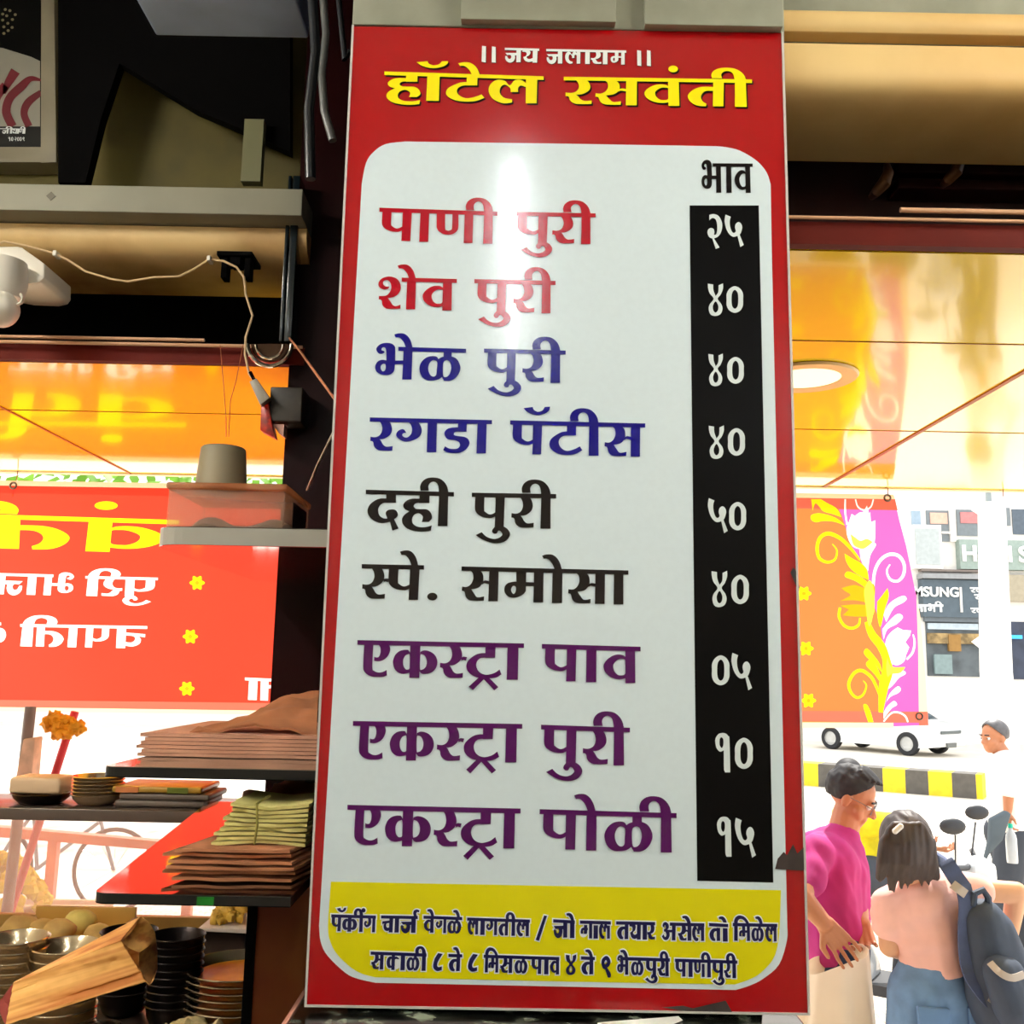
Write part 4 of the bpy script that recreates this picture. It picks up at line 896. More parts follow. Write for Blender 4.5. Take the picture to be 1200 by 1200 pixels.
# sticks, flowers and post outside
ps = thing('post', 'dark thin post with a pale leaflet wrapped on it, beyond the display shelf', 'post', (at(30,900,2.62).x, 2.62, .03))
MB().tube([at(36,828,2.62), at(25,925,2.62), at(-6,1190,2.62), Vector((at(-6,1190,2.62).x-.1,2.62,.031))], .014, 10).build('pole', mat('post_grey',(128,108,100),.5), ps, smooth=True)
lf = [at(x, y, 2.595) for x, y in ((27,866),(41,864),(37,912),(18,912))]
MB().prism(lf, (0,.045,0)).build('leaflet', mat('leaflet_pale',(236,190,160),.6,var=.25,scale=30), ps, bevel=.004)
rs = thing('stick', 'red stick tied with marigolds, leaning beyond the display shelf', 'stick', (at(63,912,2.74).x, 2.74, .03))
d_ = at(63,912,2.74)-at(87,838,2.74); d_ /= -d_.z; b_ = at(63,912,2.74)
MB().tube([at(88,834,2.74), b_, b_ + d_*(b_.z-.031)], .011, 10).build('rod', mat('red_paint',(226,60,70),.5), rs, smooth=True)
M_mar = mat('marigold', (255,170,16), .7, var=.3, scale=30)
for k, (x, y, r) in enumerate(((60,846,.024),(68,852,.026),(75,856,.024),(83,852,.02),(91,853,.02),(65,842,.02),(78,845,.018))):
    MB().ball(at(x, y, 2.715), r*.97, 18, 12, jit=.7, seed=k).build('flower_head', M_mar, rs, smooth=True)
rl = thing('bench_rail', 'pale red painted rail seen through the dusty glass', 'rail', (-2.2, 3.3, .03))
MB().prism([at(-40,966,3.3), at(230,990,3.3), at(230,1000,3.3), at(-40,978,3.3)], (0,.04,0)).build('bar', mat('red_faded',(232,130,110),.6), rl)
for x in (-30, 60, 222): q_ = at(x, 985, 3.3); MB().box((q_.x-.015,3.31,.03),(q_.x+.015,3.338,q_.z)).build('leg', mat('red_faded',(232,130,110),.6), rl)
# yellow heap on a stall table outside
M_sev = mat('sev_yellow', (246,226,30), .7, var=.12, scale=30)
zs = at(0,1072,3.05).z; hx0 = at(2,1060,3.05).x
TBL = thing('stall_table', 'plain wooden stall table outside the dusty glass carrying the yellow puffs', 'table', (hx0, 3.08, .03))
MB().box((hx0-.6,2.86,zs-.03),(hx0+.25,3.26,zs)).build('top', mat('stall_wood',(190,160,120),.7), TBL)
for lx, ly in ((-.57,2.88),(.2,2.88),(-.57,3.2),(.2,3.2)): MB().box((hx0+lx,ly,.03),(hx0+lx+.04,ly+.04,zs-.03)).build('leg', mat('stall_wood',(190,160,120),.7), TBL)
hp = MB()
for k in range(130):
    a = random.uniform(0, 6.28); r_ = math.sqrt(random.random())
    hp.ball((hx0-.03+r_*.15*math.cos(a), 3.06+r_*.13*math.sin(a), zs+.018+.15*(1-r_*r_)*random.uniform(.85,1)), random.uniform(.014,.022), 8, 6, jit=.6, seed=k)
o = hp.build('fried_puffs', M_sev, smooth=True); tag(o, 'heap of bright yellow fried puffs outside the glass at the left edge', 'snack', kind='stuff')
# potato balls on a tray
TR = thing('serving_tray', 'ochre tray of fried balls behind the steel bowls', 'tray', (at(80,1080,2.06).x, 2.06, ZC))
tx0, tx1 = at(2,1085,2.05).x, at(128,1085,2.05).x
ZT = ZC+.074
MB().box((tx0,2.0,ZT),(tx1,2.2,ZT+.006)).box((tx0,2.19,ZT),(tx1,2.2,ZT+.05)).box((tx0,2.0,ZT),(tx0+.005,2.2,ZT+.03)).box((tx1-.005,2.0,ZT),(tx1,2.2,ZT+.03)).build('tray', mat('tray_ochre',(206,156,70),.4), TR, bevel=.002)
MB().box((tx0+.02,2.03,ZC),(tx1-.02,2.17,ZT)).build('stand', M_ctrb, TR)
M_vada = mat('potato_ball', (222,176,96), .75, var=.3, scale=20, bump=.2)
for k, (x, y, r, l) in enumerate(((25,1075,.034,'tan fried ball at the left of the ochre tray'),(50,1080,.03,'fried ball second from the left on the ochre tray'),(69,1081,.031,'crumbed fried ball in the middle of the ochre tray'),(94,1074,.03,'pale yellow fried ball behind the second bowl stack'),(116,1081,.026,'fried ball at the right end of the ochre tray'))):
    c = at(x, y, 2.06 if k != 3 else 2.14); tag(MB().ball((c.x, c.y, ZT+.006+r*.84), r, 22, 14, 1.1,1,.85, jit=.12, seed=k+4).build('fried_ball', M_vada if k != 3 else mat('pale_ball',(240,214,110),.7), smooth=True), l, 'fried ball')
# stacks of steel bowls
def stack(n, r, h, pitch, c, m, top_label, label, group, gold_refl):
    for k in range(n):
        last = k == n-1
        t = thing('steel_bowl', top_label if last else label, 'bowl', (c[0], c[1], ZC+pitch*k), None if last else group)
        bowl_mesh(r, h, (c[0], c[1], ZC+pitch*k)).build('bowl', m, t, smooth=True)
        if last and gold_refl: MB().lathe([(.001,h*.42),(r*.5,h*.42),(r*.8,h*.43)], (c[0], c[1], ZC+pitch*k), 32).build('reflection_film', M_goldrefl, t)
c = at(21,1090,1.76); stack(10, .051, .035, .0155, (c.x, 1.76), M_stl2, 'shiny steel bowl on top of the tall stack at the left edge', 'steel bowl nested in the tall stack at the left edge', 'steel bowls in the left stack', 0)
c = at(80,1094,1.75); stack(9, .056, .038, .016, (c.x, 1.75), M_stl2, 'shiny steel bowl on top of the stack behind the paper bag', 'steel bowl nested in the stack behind the paper bag', 'steel bowls in the stack behind the bag', 0)
c = at(152,1082,1.93); stack(6, .050, .045, .020, (c.x, 1.93), M_stl3, 'steel bowl darkened as backlit on top of the stack right of the paper bag tip', 'dark bowl nested in the stack right of the paper bag tip', 'dark bowls in the stack by the bag tip', 0)
c = at(209,1078,1.86); stack(10, .048, .045, .0125, (c.x, 1.86), M_stl3, 'steel bowl darkened as backlit on top of the tall stack under the lowest shelf', 'dark bowl nested in the tall stack under the lowest shelf', 'dark bowls in the tall stack', 0)
c = at(284,1106,1.88); stack(8, .098, .022, .0115, (c.x, 1.88), M_stl2, 'wide steel plate with a painted gold reflection on top of the plate stack', 'wide steel plate in the stack beside the cabinet panel', 'steel plates by the cabinet panel', 1)
# snack tray right
a, b = at(238,1090,2.1), at(296,1090,2.1)
ST = thing('serving_tray', 'white tray of golden snacks under the lowest shelf', 'tray', ((a.x+b.x)/2, 2.1, ZC+.05))
zt = at(260,1089,2.08).z
MB().box((a.x,2.06,zt),(b.x,2.2,zt+.006)).box((a.x,2.195,zt),(b.x,2.2,zt+.04)).box((b.x-.004,2.06,zt),(b.x,2.2,zt+.03)).build('tray', mat('tray_white',(232,214,196),.4), ST, bevel=.002)
MB().box((a.x+.01,2.08,ZC),(b.x-.01,2.18,zt)).build('stand', M_ctrb, ST)
g_ = MB()
for k in range(26): g_.ball((a.x+.015+random.random()*(b.x-a.x)*.62, 2.08+random.random()*.1, zt+.012+random.random()*.016), random.uniform(.008,.013), 10, 8, jit=.5, seed=k)
tag(g_.build('fried_snacks', mat('golden_snack',(240,190,70),.6,var=.3,scale=30), smooth=True), 'golden fried snacks heaped in the white tray', 'snack', kind='stuff')
# big paper bag in front
k7 = lambda x, y, Y: at(x/6, 1050+y/6, Y)
PB = thing('paper_bag', 'large open orange-brown paper bag lying slantwise before the steel bowls', 'paper bag', k7(500,850,1.4))
def crease(fn, nu, nv, amp, seed):
    def g(u, v):
        p = fn(u, v); h = amp*mnoise.noise(Vector((u*2, v*9, seed))) + amp*.5*mnoise.noise(Vector((u*14, v*6, seed+3)))
        return p + Vector((0, h, .3*h))
    return MB().grid(g, nu, nv)
def quad(a, b, c, d): return lambda u, v: (a*(1-u)+b*u)*(1-v) + (d*(1-u)+c*u)*v
M_bag = bpy.data.materials.new('bag_orange_kraft'); M_bag.use_nodes = True
_n = M_bag.node_tree; _b = _n.nodes['Principled BSDF']; _b.inputs['Roughness'].default_value = .7
_tc = _n.nodes.new('ShaderNodeTexCoord'); _mp = _n.nodes.new('ShaderNodeMapping'); _mp.vector_type = 'TEXTURE'; _mp.inputs['Rotation'].default_value = (0, R(-18), 0); _mp.inputs['Scale'].default_value = (.5, .08, .018)
_nz = _n.nodes.new('ShaderNodeTexNoise'); _nz.inputs['Scale'].default_value = 1.6; _rp = _n.nodes.new('ShaderNodeValToRGB')
_rp.color_ramp.elements[0].color = rgb(206,124,50); _rp.color_ramp.elements[0].position = .36; _rp.color_ramp.elements[1].color = rgb(252,190,104); _rp.color_ramp.elements[1].position = .56
for i_, o_ in ((_tc.outputs['Object'], _mp.inputs['Vector']), (_mp.outputs['Vector'], _nz.inputs['Vector']), (_nz.outputs['Fac'], _rp.inputs['Fac']), (_rp.outputs['Color'], _b.inputs['Base Color'])): _n.links.new(i_, o_)
fl, fr, tr_, tl = k7(40,905,1.42), k7(1025,597,1.42), k7(850,315,1.44), k7(95,615,1.46)
crease(quad(fl, fr, tr_, tl), 40, 16, .004, 1).build('front_face', M_bag, PB, solid=.0012, smooth=True)
bl_, br_ = k7(0,760,1.56), k7(990,145,1.56)
crease(quad(tl, tr_, br_, k7(100,606,1.50)), 30, 8, .002, 5).build('top_face', M_bag, PB, solid=.0012, smooth=True)
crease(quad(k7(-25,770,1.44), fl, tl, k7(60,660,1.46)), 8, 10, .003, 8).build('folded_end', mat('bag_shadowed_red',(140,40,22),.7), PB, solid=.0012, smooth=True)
e1, e2, e3 = k7(1102,470,1.54), k7(1082,582,1.45), k7(975,400,1.455)
mo = MB(); mo.add([tr_, br_, k7(1085,250,1.56), e1, k7(1105,520,1.52), e2, fr, k7(965,500,1.45), e3, k7(900,370,1.448)], [(0,1,2,3,4,5,6,7,8,9)])
mo = MB()
rimA = [tr_, k7(900,365,1.448), e3, k7(972,500,1.45), k7(1010,570,1.44), fr]
rimB = [br_, k7(1040,180,1.56), k7(1085,250,1.56), k7(1102,400,1.55), k7(1104,510,1.52), e2]
def rim(u, v):
    g = u*5; i = min(int(g), 4); s = g-i; A = rimA[i]*(1-s)+rimA[i+1]*s; B = rimB[i]*(1-s)+rimB[i+1]*s
    p = A*(1-v)+B*v; return p + Vector((0, .03*math.sin(math.pi*v)*math.sin(math.pi*u), -.006*math.sin(math.pi*v)))
mo.grid(rim, 20, 8).build('inner_lining', M_bag, PB, solid=.0012, smooth=True)
crease(quad(k7(40,900,1.5), k7(1075,590,1.56), br_, k7(100,620,1.56)), 16, 8, .003, 12).build('back_face', M_bag, PB, solid=.0012, smooth=True)
# cloth lump, glass, granite slab, side panel
c = at(226,1200,1.70)
def lump(u, v):
    a = 2*math.pi*u; b = math.pi/2*v; rx = .068*(1+.25*mnoise.noise(Vector((math.cos(a)*1.6, math.sin(a)*1.6, 2)))); p = Vector((math.cos(a)*math.cos(b)*rx, math.sin(a)*math.cos(b)*.06, math.sin(b)**.7*.062))
    return Vector((c.x,1.70,ZC)) + p + Vector((0,0,max(-p.z*.5, .018*mnoise.noise(p*38)+.012*mnoise.noise(p*80))))
o = MB().grid(lump, 48, 20).build('dishcloth', mat('cloth_beige',(226,206,150),.9,var=.25,scale=30,bump=.2), smooth=True); tag(o, 'crumpled beige dishcloth at the bottom edge left of the panel', 'cloth')
c = at(120,1190,1.64); gl = MB().lathe([(.022,0),(.03,.075),(.0315,.076),(.030,.0775),(.0285,.075),(.0205,.003),(.001,.003)], (c.x,1.64,ZC)); o = gl.build('glass_tumbler', mat('clear_glass',(220,220,214),.05,trans=1), smooth=True); tag(o, 'clear glass tumbler under the big paper bag', 'glass')
c = at(72,1190,1.645); tag(MB().ball((c.x,1.645,ZC+.03), .035, 20, 12, 1.2,1,.85, jit=.15).build('tomato', mat('tomato_dark_red',(96,12,8),.35), smooth=True), 'dark red tomato under the big paper bag', 'tomato')
a, b = at(302,1066,1.42), at(372,1066,1.42)
SP_ = thing('cabinet_panel', 'brown laminate side panel with a black edge, left of the granite slab', 'panel', ((a.x+b.x)/2, 1.42, .5))
MB().box((a.x,1.42,.5),(-.205,1.46,ZL0-.001)).build('board', mat('brown_laminate',(112,62,12),.5,var=.25,scale=4,col2=(96,22,8),spec=.25), SP_)
e_ = at(291,1066,1.42); MB().box((e_.x,1.415,.5),(a.x,1.465,ZL0-.001)).build('edge_band', M_dark, SP_)
gr = bpy.data.materials.new('black_granite'); gr.use_nodes = True; _n = gr.node_tree; _b = _n.nodes['Principled BSDF']; _b.inputs['Roughness'].default_value = .12
_v = _n.nodes.new('ShaderNodeTexVoronoi'); _v.inputs['Scale'].default_value = 60; _tc = _n.nodes.new('ShaderNodeTexCoord'); _nz = _n.nodes.new('ShaderNodeTexNoise'); _nz.inputs['Scale'].default_value = 28; _nz.inputs['Detail'].default_value = 8
_rp = _n.nodes.new('ShaderNodeValToRGB'); _rp.color_ramp.elements[0].color = rgb(10,12,10); _rp.color_ramp.elements[0].position = .52; _rp.color_ramp.elements[1].color = rgb(150,160,140); _rp.color_ramp.elements[1].position = .66
_n.links.new(_tc.outputs['Object'], _nz.inputs['Vector']); _n.links.new(_nz.outputs['Fac'], _rp.inputs['Fac']); _n.links.new(_rp.outputs['Color'], _b.inputs['Base Color'])
zg = at(640,1186,1.30).z - .003
GS = thing('granite_slab', 'black speckled granite counter slab under the menu board', 'counter', (0, 1.2, .5))
g0 = at(346,1175,1.30).x
MB().box((g0,.95,zg-.03),(.372,1.344,zg)).build('slab', gr, GS, bevel=.004)
MB().box((g0-.006,.95,zg-.03),(g0-.0005,1.41,zg-.001)).build('edge_strip', mat('edge_pink',(206,140,120),.5), GS)
MB().box((g0+.02,1.0,.5),(.36,1.344,zg-.03)).build('base', M_ctrb, GS)
a = [atz(x, y, zg+.0006) for x, y in ((700,1199),(795,1191.5),(800,1196),(780,1204),(700,1206))]
tag(MB().prism(a, (0,0,.0008)).build('paper_sheet', mat('paper_white',(236,236,230),.7)), 'white paper sheet on the granite slab under the board', 'paper')
# ================================================================== across the street
YF = 32.0
def rect(mb, x0, y0, x1, y1, Y, d=.1):
    a, b = at(x0, y0, Y), at(x1, y1, Y); return mb.box((a.x, Y, b.z), (b.x, Y+d, a.z))
M_wall = mat('plaster_white', (236,232,226), .9, var=.06)
M_win = mat('window_dark', (86,98,110), .2, var=.2)
BD = thing('building', 'pale building with shop signs across the street on the right', 'building', (10, YF, 0))
a, b = at(700,300,YF), at(1500,300,YF)
MB().box((a.x,YF+.3,0),(b.x,YF+8,14)).build('wall', M_wall, BD)
w5 = lambda x, y: (1060+x/7.5, 560+y/7.5)
def feat(name, r, m, d=.2, lab=None):
    o = rect(MB(), *w5(r[0], r[1]), *w5(r[2], r[3]), YF+.3-d, d+.02).build(name, m, BD)
    if lab: o['label'] = lab
    return o
for r, m in (((60,288,145,410),mat('window_pale',(150,170,186),.3)), ((190,285,400,560),mat('window_slate',(120,128,132),.3)), ((455,278,672,510),mat('window_slate',(120,128,132),.3)), ((945,275,1200,500),M_win), ((845,262,935,420),mat('window_slate',(120,128,132),.3))):
    w_ = feat('window', r, m, .05)
feat('curtain', (225,305,380,405), mat('curtain_peach',(228,180,160),.8), .08); feat('curtain', (490,300,668,400), mat('curtain_rose',(200,130,130),.8), .08)
feat('window_frame', (395,270,455,560), M_wall, .15); feat('window_frame', (330,470,410,490), M_wall, .12)
feat('notice_frame', (75,410,340,800), M_wall, .30); feat('notice_board', (92,442,318,764), mat('board_grey',(178,186,186),.6), .34)
feat('name_panel', (480,540,1300,815), mat('panel_sage',(150,166,158),.7), .30)
feat('awning_strip', (150,800,705,830), mat('strip_taupe',(132,120,112),.6), .28); feat('awning_pipe', (160,838,700,890), mat('pipe_grey',(150,152,154),.5), .5)
feat('fascia', (155,890,708,1230), mat('fascia_slate',(84,98,108),.6), .36); feat('fascia_bar', (486,960,514,1180), M_wall, .42)
feat('shutter_post', (820,850,866,1145), mat('post_slate',(98,108,116),.6), .3); feat('shutter', (870,850,1200,1090), mat('shutter_beige',(168,158,136),.6), .25)
s6 = lambda x, y: (1040+x/6, 700+y/6)
def feat6(name, r, m, d=.2): return rect(MB(), *s6(r[0], r[1]), *s6(r[2], r[3]), YF+.3-d, d+.02).build(name, m, BD)
feat6('shop_opening', (265,115,690,560), mat('shop_interior',(96,104,108),.6,var=.4,scale=2), .05); feat6('shop_header', (265,110,668,176), mat('header_slate',(112,122,130),.5), .2)
feat6('shop_glass', (285,180,640,230), mat('glass_pale',(190,204,214),.2), .12); feat6('display_goods', (285,250,670,330), mat('goods_ochre',(178,150,100),.7,var=.6,scale=4), .15)
feat6('display_goods', (430,262,520,380), mat('goods_brown',(160,120,60),.7), .18); feat6('door_panel', (330,400,460,540), mat('door_grey',(130,150,150),.4), .15)
feat6('doorway', (832,170,1100,580), mat('doorway_navy',(56,64,84),.5,var=.4,scale=3), .05); feat6('lit_sign', (842,264,950,292), mat('lit_blue',(60,170,230),.4,emit=.6), .2)
M_ltr = mat('sign_letters', (250,250,246), .6, var=.02)
def letters(txt, x, y, h, parent, name, m, Y, bold=.02):
    cu = bpy.data.curves.new(name, 'FONT'); cu.body = txt; cu.extrude = .03; cu.offset = bold
    o = bpy.data.objects.new(name, cu); COL.objects.link(o)
    p = at(x, y, Y); q_ = at(x, y-h, Y); s_ = (q_.z-p.z)/.70; cu.size = s_
    dg_ = bpy.context.evaluated_depsgraph_get(); me = bpy.data.meshes.new_from_object(o.evaluated_get(dg_)); bpy.data.objects.remove(o)
    me.transform(Matrix.Translation(p) @ Matrix.Rotation(R(90), 4, 'X')); me.materials.clear(); me.materials.append(m)
    o = bpy.data.objects.new(name, me); COL.objects.link(o); adopt(o, parent); return o
letters('SAMSUNG', 1052, 698, 11, BD, 'sign_lettering', M_ltr, YF-.1, .008)
letters('Hotel S', 1127, 657, 18, BD, 'sign_lettering', M_ltr, YF-.04, .02)
FR = word((1060,560,7.5), (60,1110,340,1113), 66, [('ma',80,160),('aa',170,190),('bha',205,270),('ii',270,330)], plane=lambda x, y: (at(x,y,YF-.08).x, at(x,y,YF-.08).z), thick=.3)
fill(MB(), FR, YF-.08).build('sign_lettering', M_ltr, BD)
for k, (y, l) in enumerate(((985,(575,705)),(1045,(612,705)),(1105,(650,705)),(1165,(580,705)))):
    nm = word((1060,560,7.5), (l[0],y-24,l[1],y-22), 46, [(g, l[0]+8+i*44, l[0]+46+i*44) for i, g in enumerate(('ra','va','ta')) if l[0]+46+i*44 < 712], plane=lambda x, y: (at(x,y,YF-.08).x, at(x,y,YF-.08).z), thick=.3)
    fill(MB(), nm, YF-.08).build('sign_lettering', M_ltr, BD)
# buildings at the left
B2 = thing('building', 'pale building seen under the banner behind the left counter', 'building', (-12, 34, 0))
MB().box((-34,34,0),(at(640,300,YF).x,42,12)).build('wall', M_wall, B2)
for k in range(5): MB().box((-26+k*5,33.9,1.0),(-23.5+k*5,34.02,2.9)).build('shutter', mat('shutter_pale',(226,222,214),.7), B2)
# tree above the banner
TX = -5.2
TRE = thing('tree', 'green leafy tree showing between the awning and the banner at the left', 'tree', (-6.4, 15, 0))
MB().tube([(-9.4,15,0),(-9.3,15,2.4),(-8.6,15,4.2)], [.16,.13,.08], 10).build('trunk', mat('bark',(110,90,70),.9), TRE, smooth=True)
lv = MB(); rr = random.Random(5)
for k in range(900):
    c = Vector((rr.uniform(-10.5,-2.8), 15+rr.uniform(-.8,.8), rr.uniform(4.1,6.2))); a = Vector((rr.uniform(-1,1),rr.uniform(-1,1),rr.uniform(-1,1))).normalized()*.17; b = a.orthogonal().normalized()*.08
    lv.add([c-a, c+b, c+a, c-b], [(0,1,2,3)])
lv.build('foliage', [translucent('leaf_green', (120,168,60), .5)], TRE, clean=False)
# divider with yellow and black kerb
dA, dB = atz(935,920,0), atz(1152,937,0); dv = MB(); n_ = 16
ux = (dB-dA).normalized(); nx = Vector((-ux.y, ux.x, 0))
L0 = (dB-dA).length; sg = L0/8.25
for k in range(-6, 9):
    p, q_ = dA+ux*sg*k, dA+ux*min(sg*(k+1), L0); dv.k = k % 2
    dv.add([p, q_, q_+nx*.5, p+nx*.5] + [v+Vector((0,0,.42)) for v in (p, q_, q_+nx*.5, p+nx*.5)], [(0,1,5,4),(1,2,6,5),(2,3,7,6),(3,0,4,7),(4,5,6,7),(3,2,1,0)])
o = dv.build('road_divider', [mat('kerb_yellow',(236,200,40),.8,var=.15), mat('kerb_black',(92,88,82),.8,var=.2)], clean=False)
tag(o, 'low road divider kerb painted in yellow and black blocks', 'kerb')
# white pole with two leaf-like arms
PO = thing('pole', 'white post with small lamp arms standing across the street at the right edge', 'pole', (at(1168,880,15).x, 15.2, 0))
pb = at(1168,800,15.2); MB().tube([(pb.x+.05,15.2,0),(pb.x,15.2,2.2),(at(1162,590,15.2).x,15.2,at(1162,590,15.2).z)], [.24,.23,.20], 16).build('shaft', M_wall, PO, smooth=True)
pt = at(1157,560,15.2); MB().box((pt.x-.035,15.17,at(1157,602,15.2).z),(pt.x+.035,15.23,pt.z+.3)).build('upper_tube', mat('tube_grey',(140,150,150),.4), PO)
for sx in (-1, 1):
    MB().tube([at(1157+sx*2,598,15.2), at(1157+sx*7,600,15.2), at(1157+sx*12,596,15.2), at(1157+sx*13,585,15.2)], [.03,.07,.09,.03], 8).build('lamp_arm', M_wall, PO, smooth=True)
a, b = at(1142,745,15), at(1160,758,15); MB().prism([at(1140,752,15), at(1160,738,15), at(1160,768,15)], (0,.05,0)).build('direction_plate', M_wall, PO)

# ---- car
def wheel(parent, c, r, w_, ax):
    t_ = MB(); ax = Vector(ax).normalized(); u = ax.orthogonal().normalized(); v = ax.cross(u)
    def ring(prof, m, nm, par):
        k = MB(); n = 28; vs = []
        for (rr_, h) in prof: vs += [Vector(c)+ax*h+(u*math.cos(2*math.pi*i/n)+v*math.sin(2*math.pi*i/n))*rr_ for i in range(n)]
        k.add(vs, [(j*n+i, j*n+(i+1)%n, (j+1)*n+(i+1)%n, (j+1)*n+i) for j in range(len(prof)-1) for i in range(n)])
        return k.build(nm, m, par, smooth=True)
    ty = ring([(r*.62,-w_/2),(r*.93,-w_/2),(r,-w_*.35),(r,w_*.35),(r*.93,w_/2),(r*.62,w_/2),(r*.62,-w_/2)], mat('tyre',(44,44,46),.8), 'wheel', parent)
    ring([(.001,w_*.3),(r*.2,w_*.34),(r*.6,w_*.30),(r*.64,w_*.45)], mat('hub_silver',(196,196,192),.35,metal=.4), 'hub_cap', ty)
    ring([(.001,-w_*.3),(r*.2,-w_*.34),(r*.6,-w_*.30),(r*.64,-w_*.45)], mat('hub_silver',(196,196,192),.35,metal=.4), 'hub_cap', ty)
cw = atz(1065,885.5,0)                                    # where the near front wheel stands
def car(origin, ang, label):
    fx = Vector((math.cos(ang), math.sin(ang), 0)); fy = Vector((-math.sin(ang), math.cos(ang), 0)); O = Vector(origin)
    P = lambda x, y, z: O + fx*x + fy*y + Vector((0,0,z))
    t = thing('car', label, 'car', (O.x, O.y, 0)); Mc = mat('car_white',(240,240,238),.2,var=.03,coat=.6)
    def sec(hw, prof): return [P(x, hw, z) for x, z in prof]
    low = [(-3.0,.3),(-3.05,.6),(-2.95,.85),(-2.3,.95),(-.5,.98),(.35,.92),(.72,.74),(.80,.52),(.76,.26),(.4,.22),(-2.8,.22)]
    m = MB(); k = len(low); rows = [(-.80,.96),(-.84,1),(.84,1),(.80,.96)]
    vs = [P(-1.1+(x+1.1)*s, y, .55+(z-.55)*s) for y, s in rows for x, z in low]; m.add(vs, [(j*k+i, j*k+(i+1)%k, (j+1)*k+(i+1)%k, (j+1)*k+i) for j in range(3) for i in range(k)] + [tuple(range(k)), tuple(3*k+i for i in range(k))[::-1]])
    m.build('body', Mc, t, smooth=True, bevel=.02)
    cb = [(-2.6,.94),(-2.2,1.36),(-1.5,1.47),(-.75,1.42),(.05,.94)]
    m = MB(); k = 5; vs = [P(x, y*(1 if z < 1 else .84), z) for y in (-.76,.76) for x, z in cb]; m.add(vs, [(i,i+1,k+i+1,k+i) for i in range(4)]+[tuple(range(5))[::-1], tuple(range(5,10))]); m.build('cabin', mat('car_glass',(70,84,92),.08), t)
    MB().add([P(x, y, z) for y in (-.66,.66) for x, z in ((-2.25,1.37),(-1.5,1.485),(-.74,1.435))], [(0,1,4,3),(1,2,5,4)]).build('roof', Mc, t, solid=.04)
    MB().add([P(.805,y,z) for y, z in ((-.5,.60),(.5,.60),(.5,.68),(-.5,.68))], [(0,1,2,3)]).build('grille', mat('grille_dark',(90,98,98),.4), t, solid=.03)
    MB().add([P(.80,y,z) for y, z in ((-.26,.36),(.26,.36),(.22,.24),(-.22,.24))], [(0,1,2,3)]).build('number_plate', mat('plate_dark',(110,112,108),.5), t, solid=.03)
    for s in (-1,1):
        MB().ball(P(.70, s*.62, .70), .13, 16, 10, .8,1,.7).build('headlight', mat('lamp_glass',(236,240,242),.1), t, smooth=True)
        for x in (0, -2.35): wheel(t, P(x, s*.76, .31), .31, .2, fy*s)
    return t
a_ = R(-52); wc = Vector((-.76*math.sin(a_)*-1, -.76*math.cos(a_), 0))
org = cw - (Vector((-math.sin(a_), math.cos(a_), 0))*-.76)
car((org.x, org.y, 0), a_, 'white car parked beyond the divider, its front wheel under the banner corner')

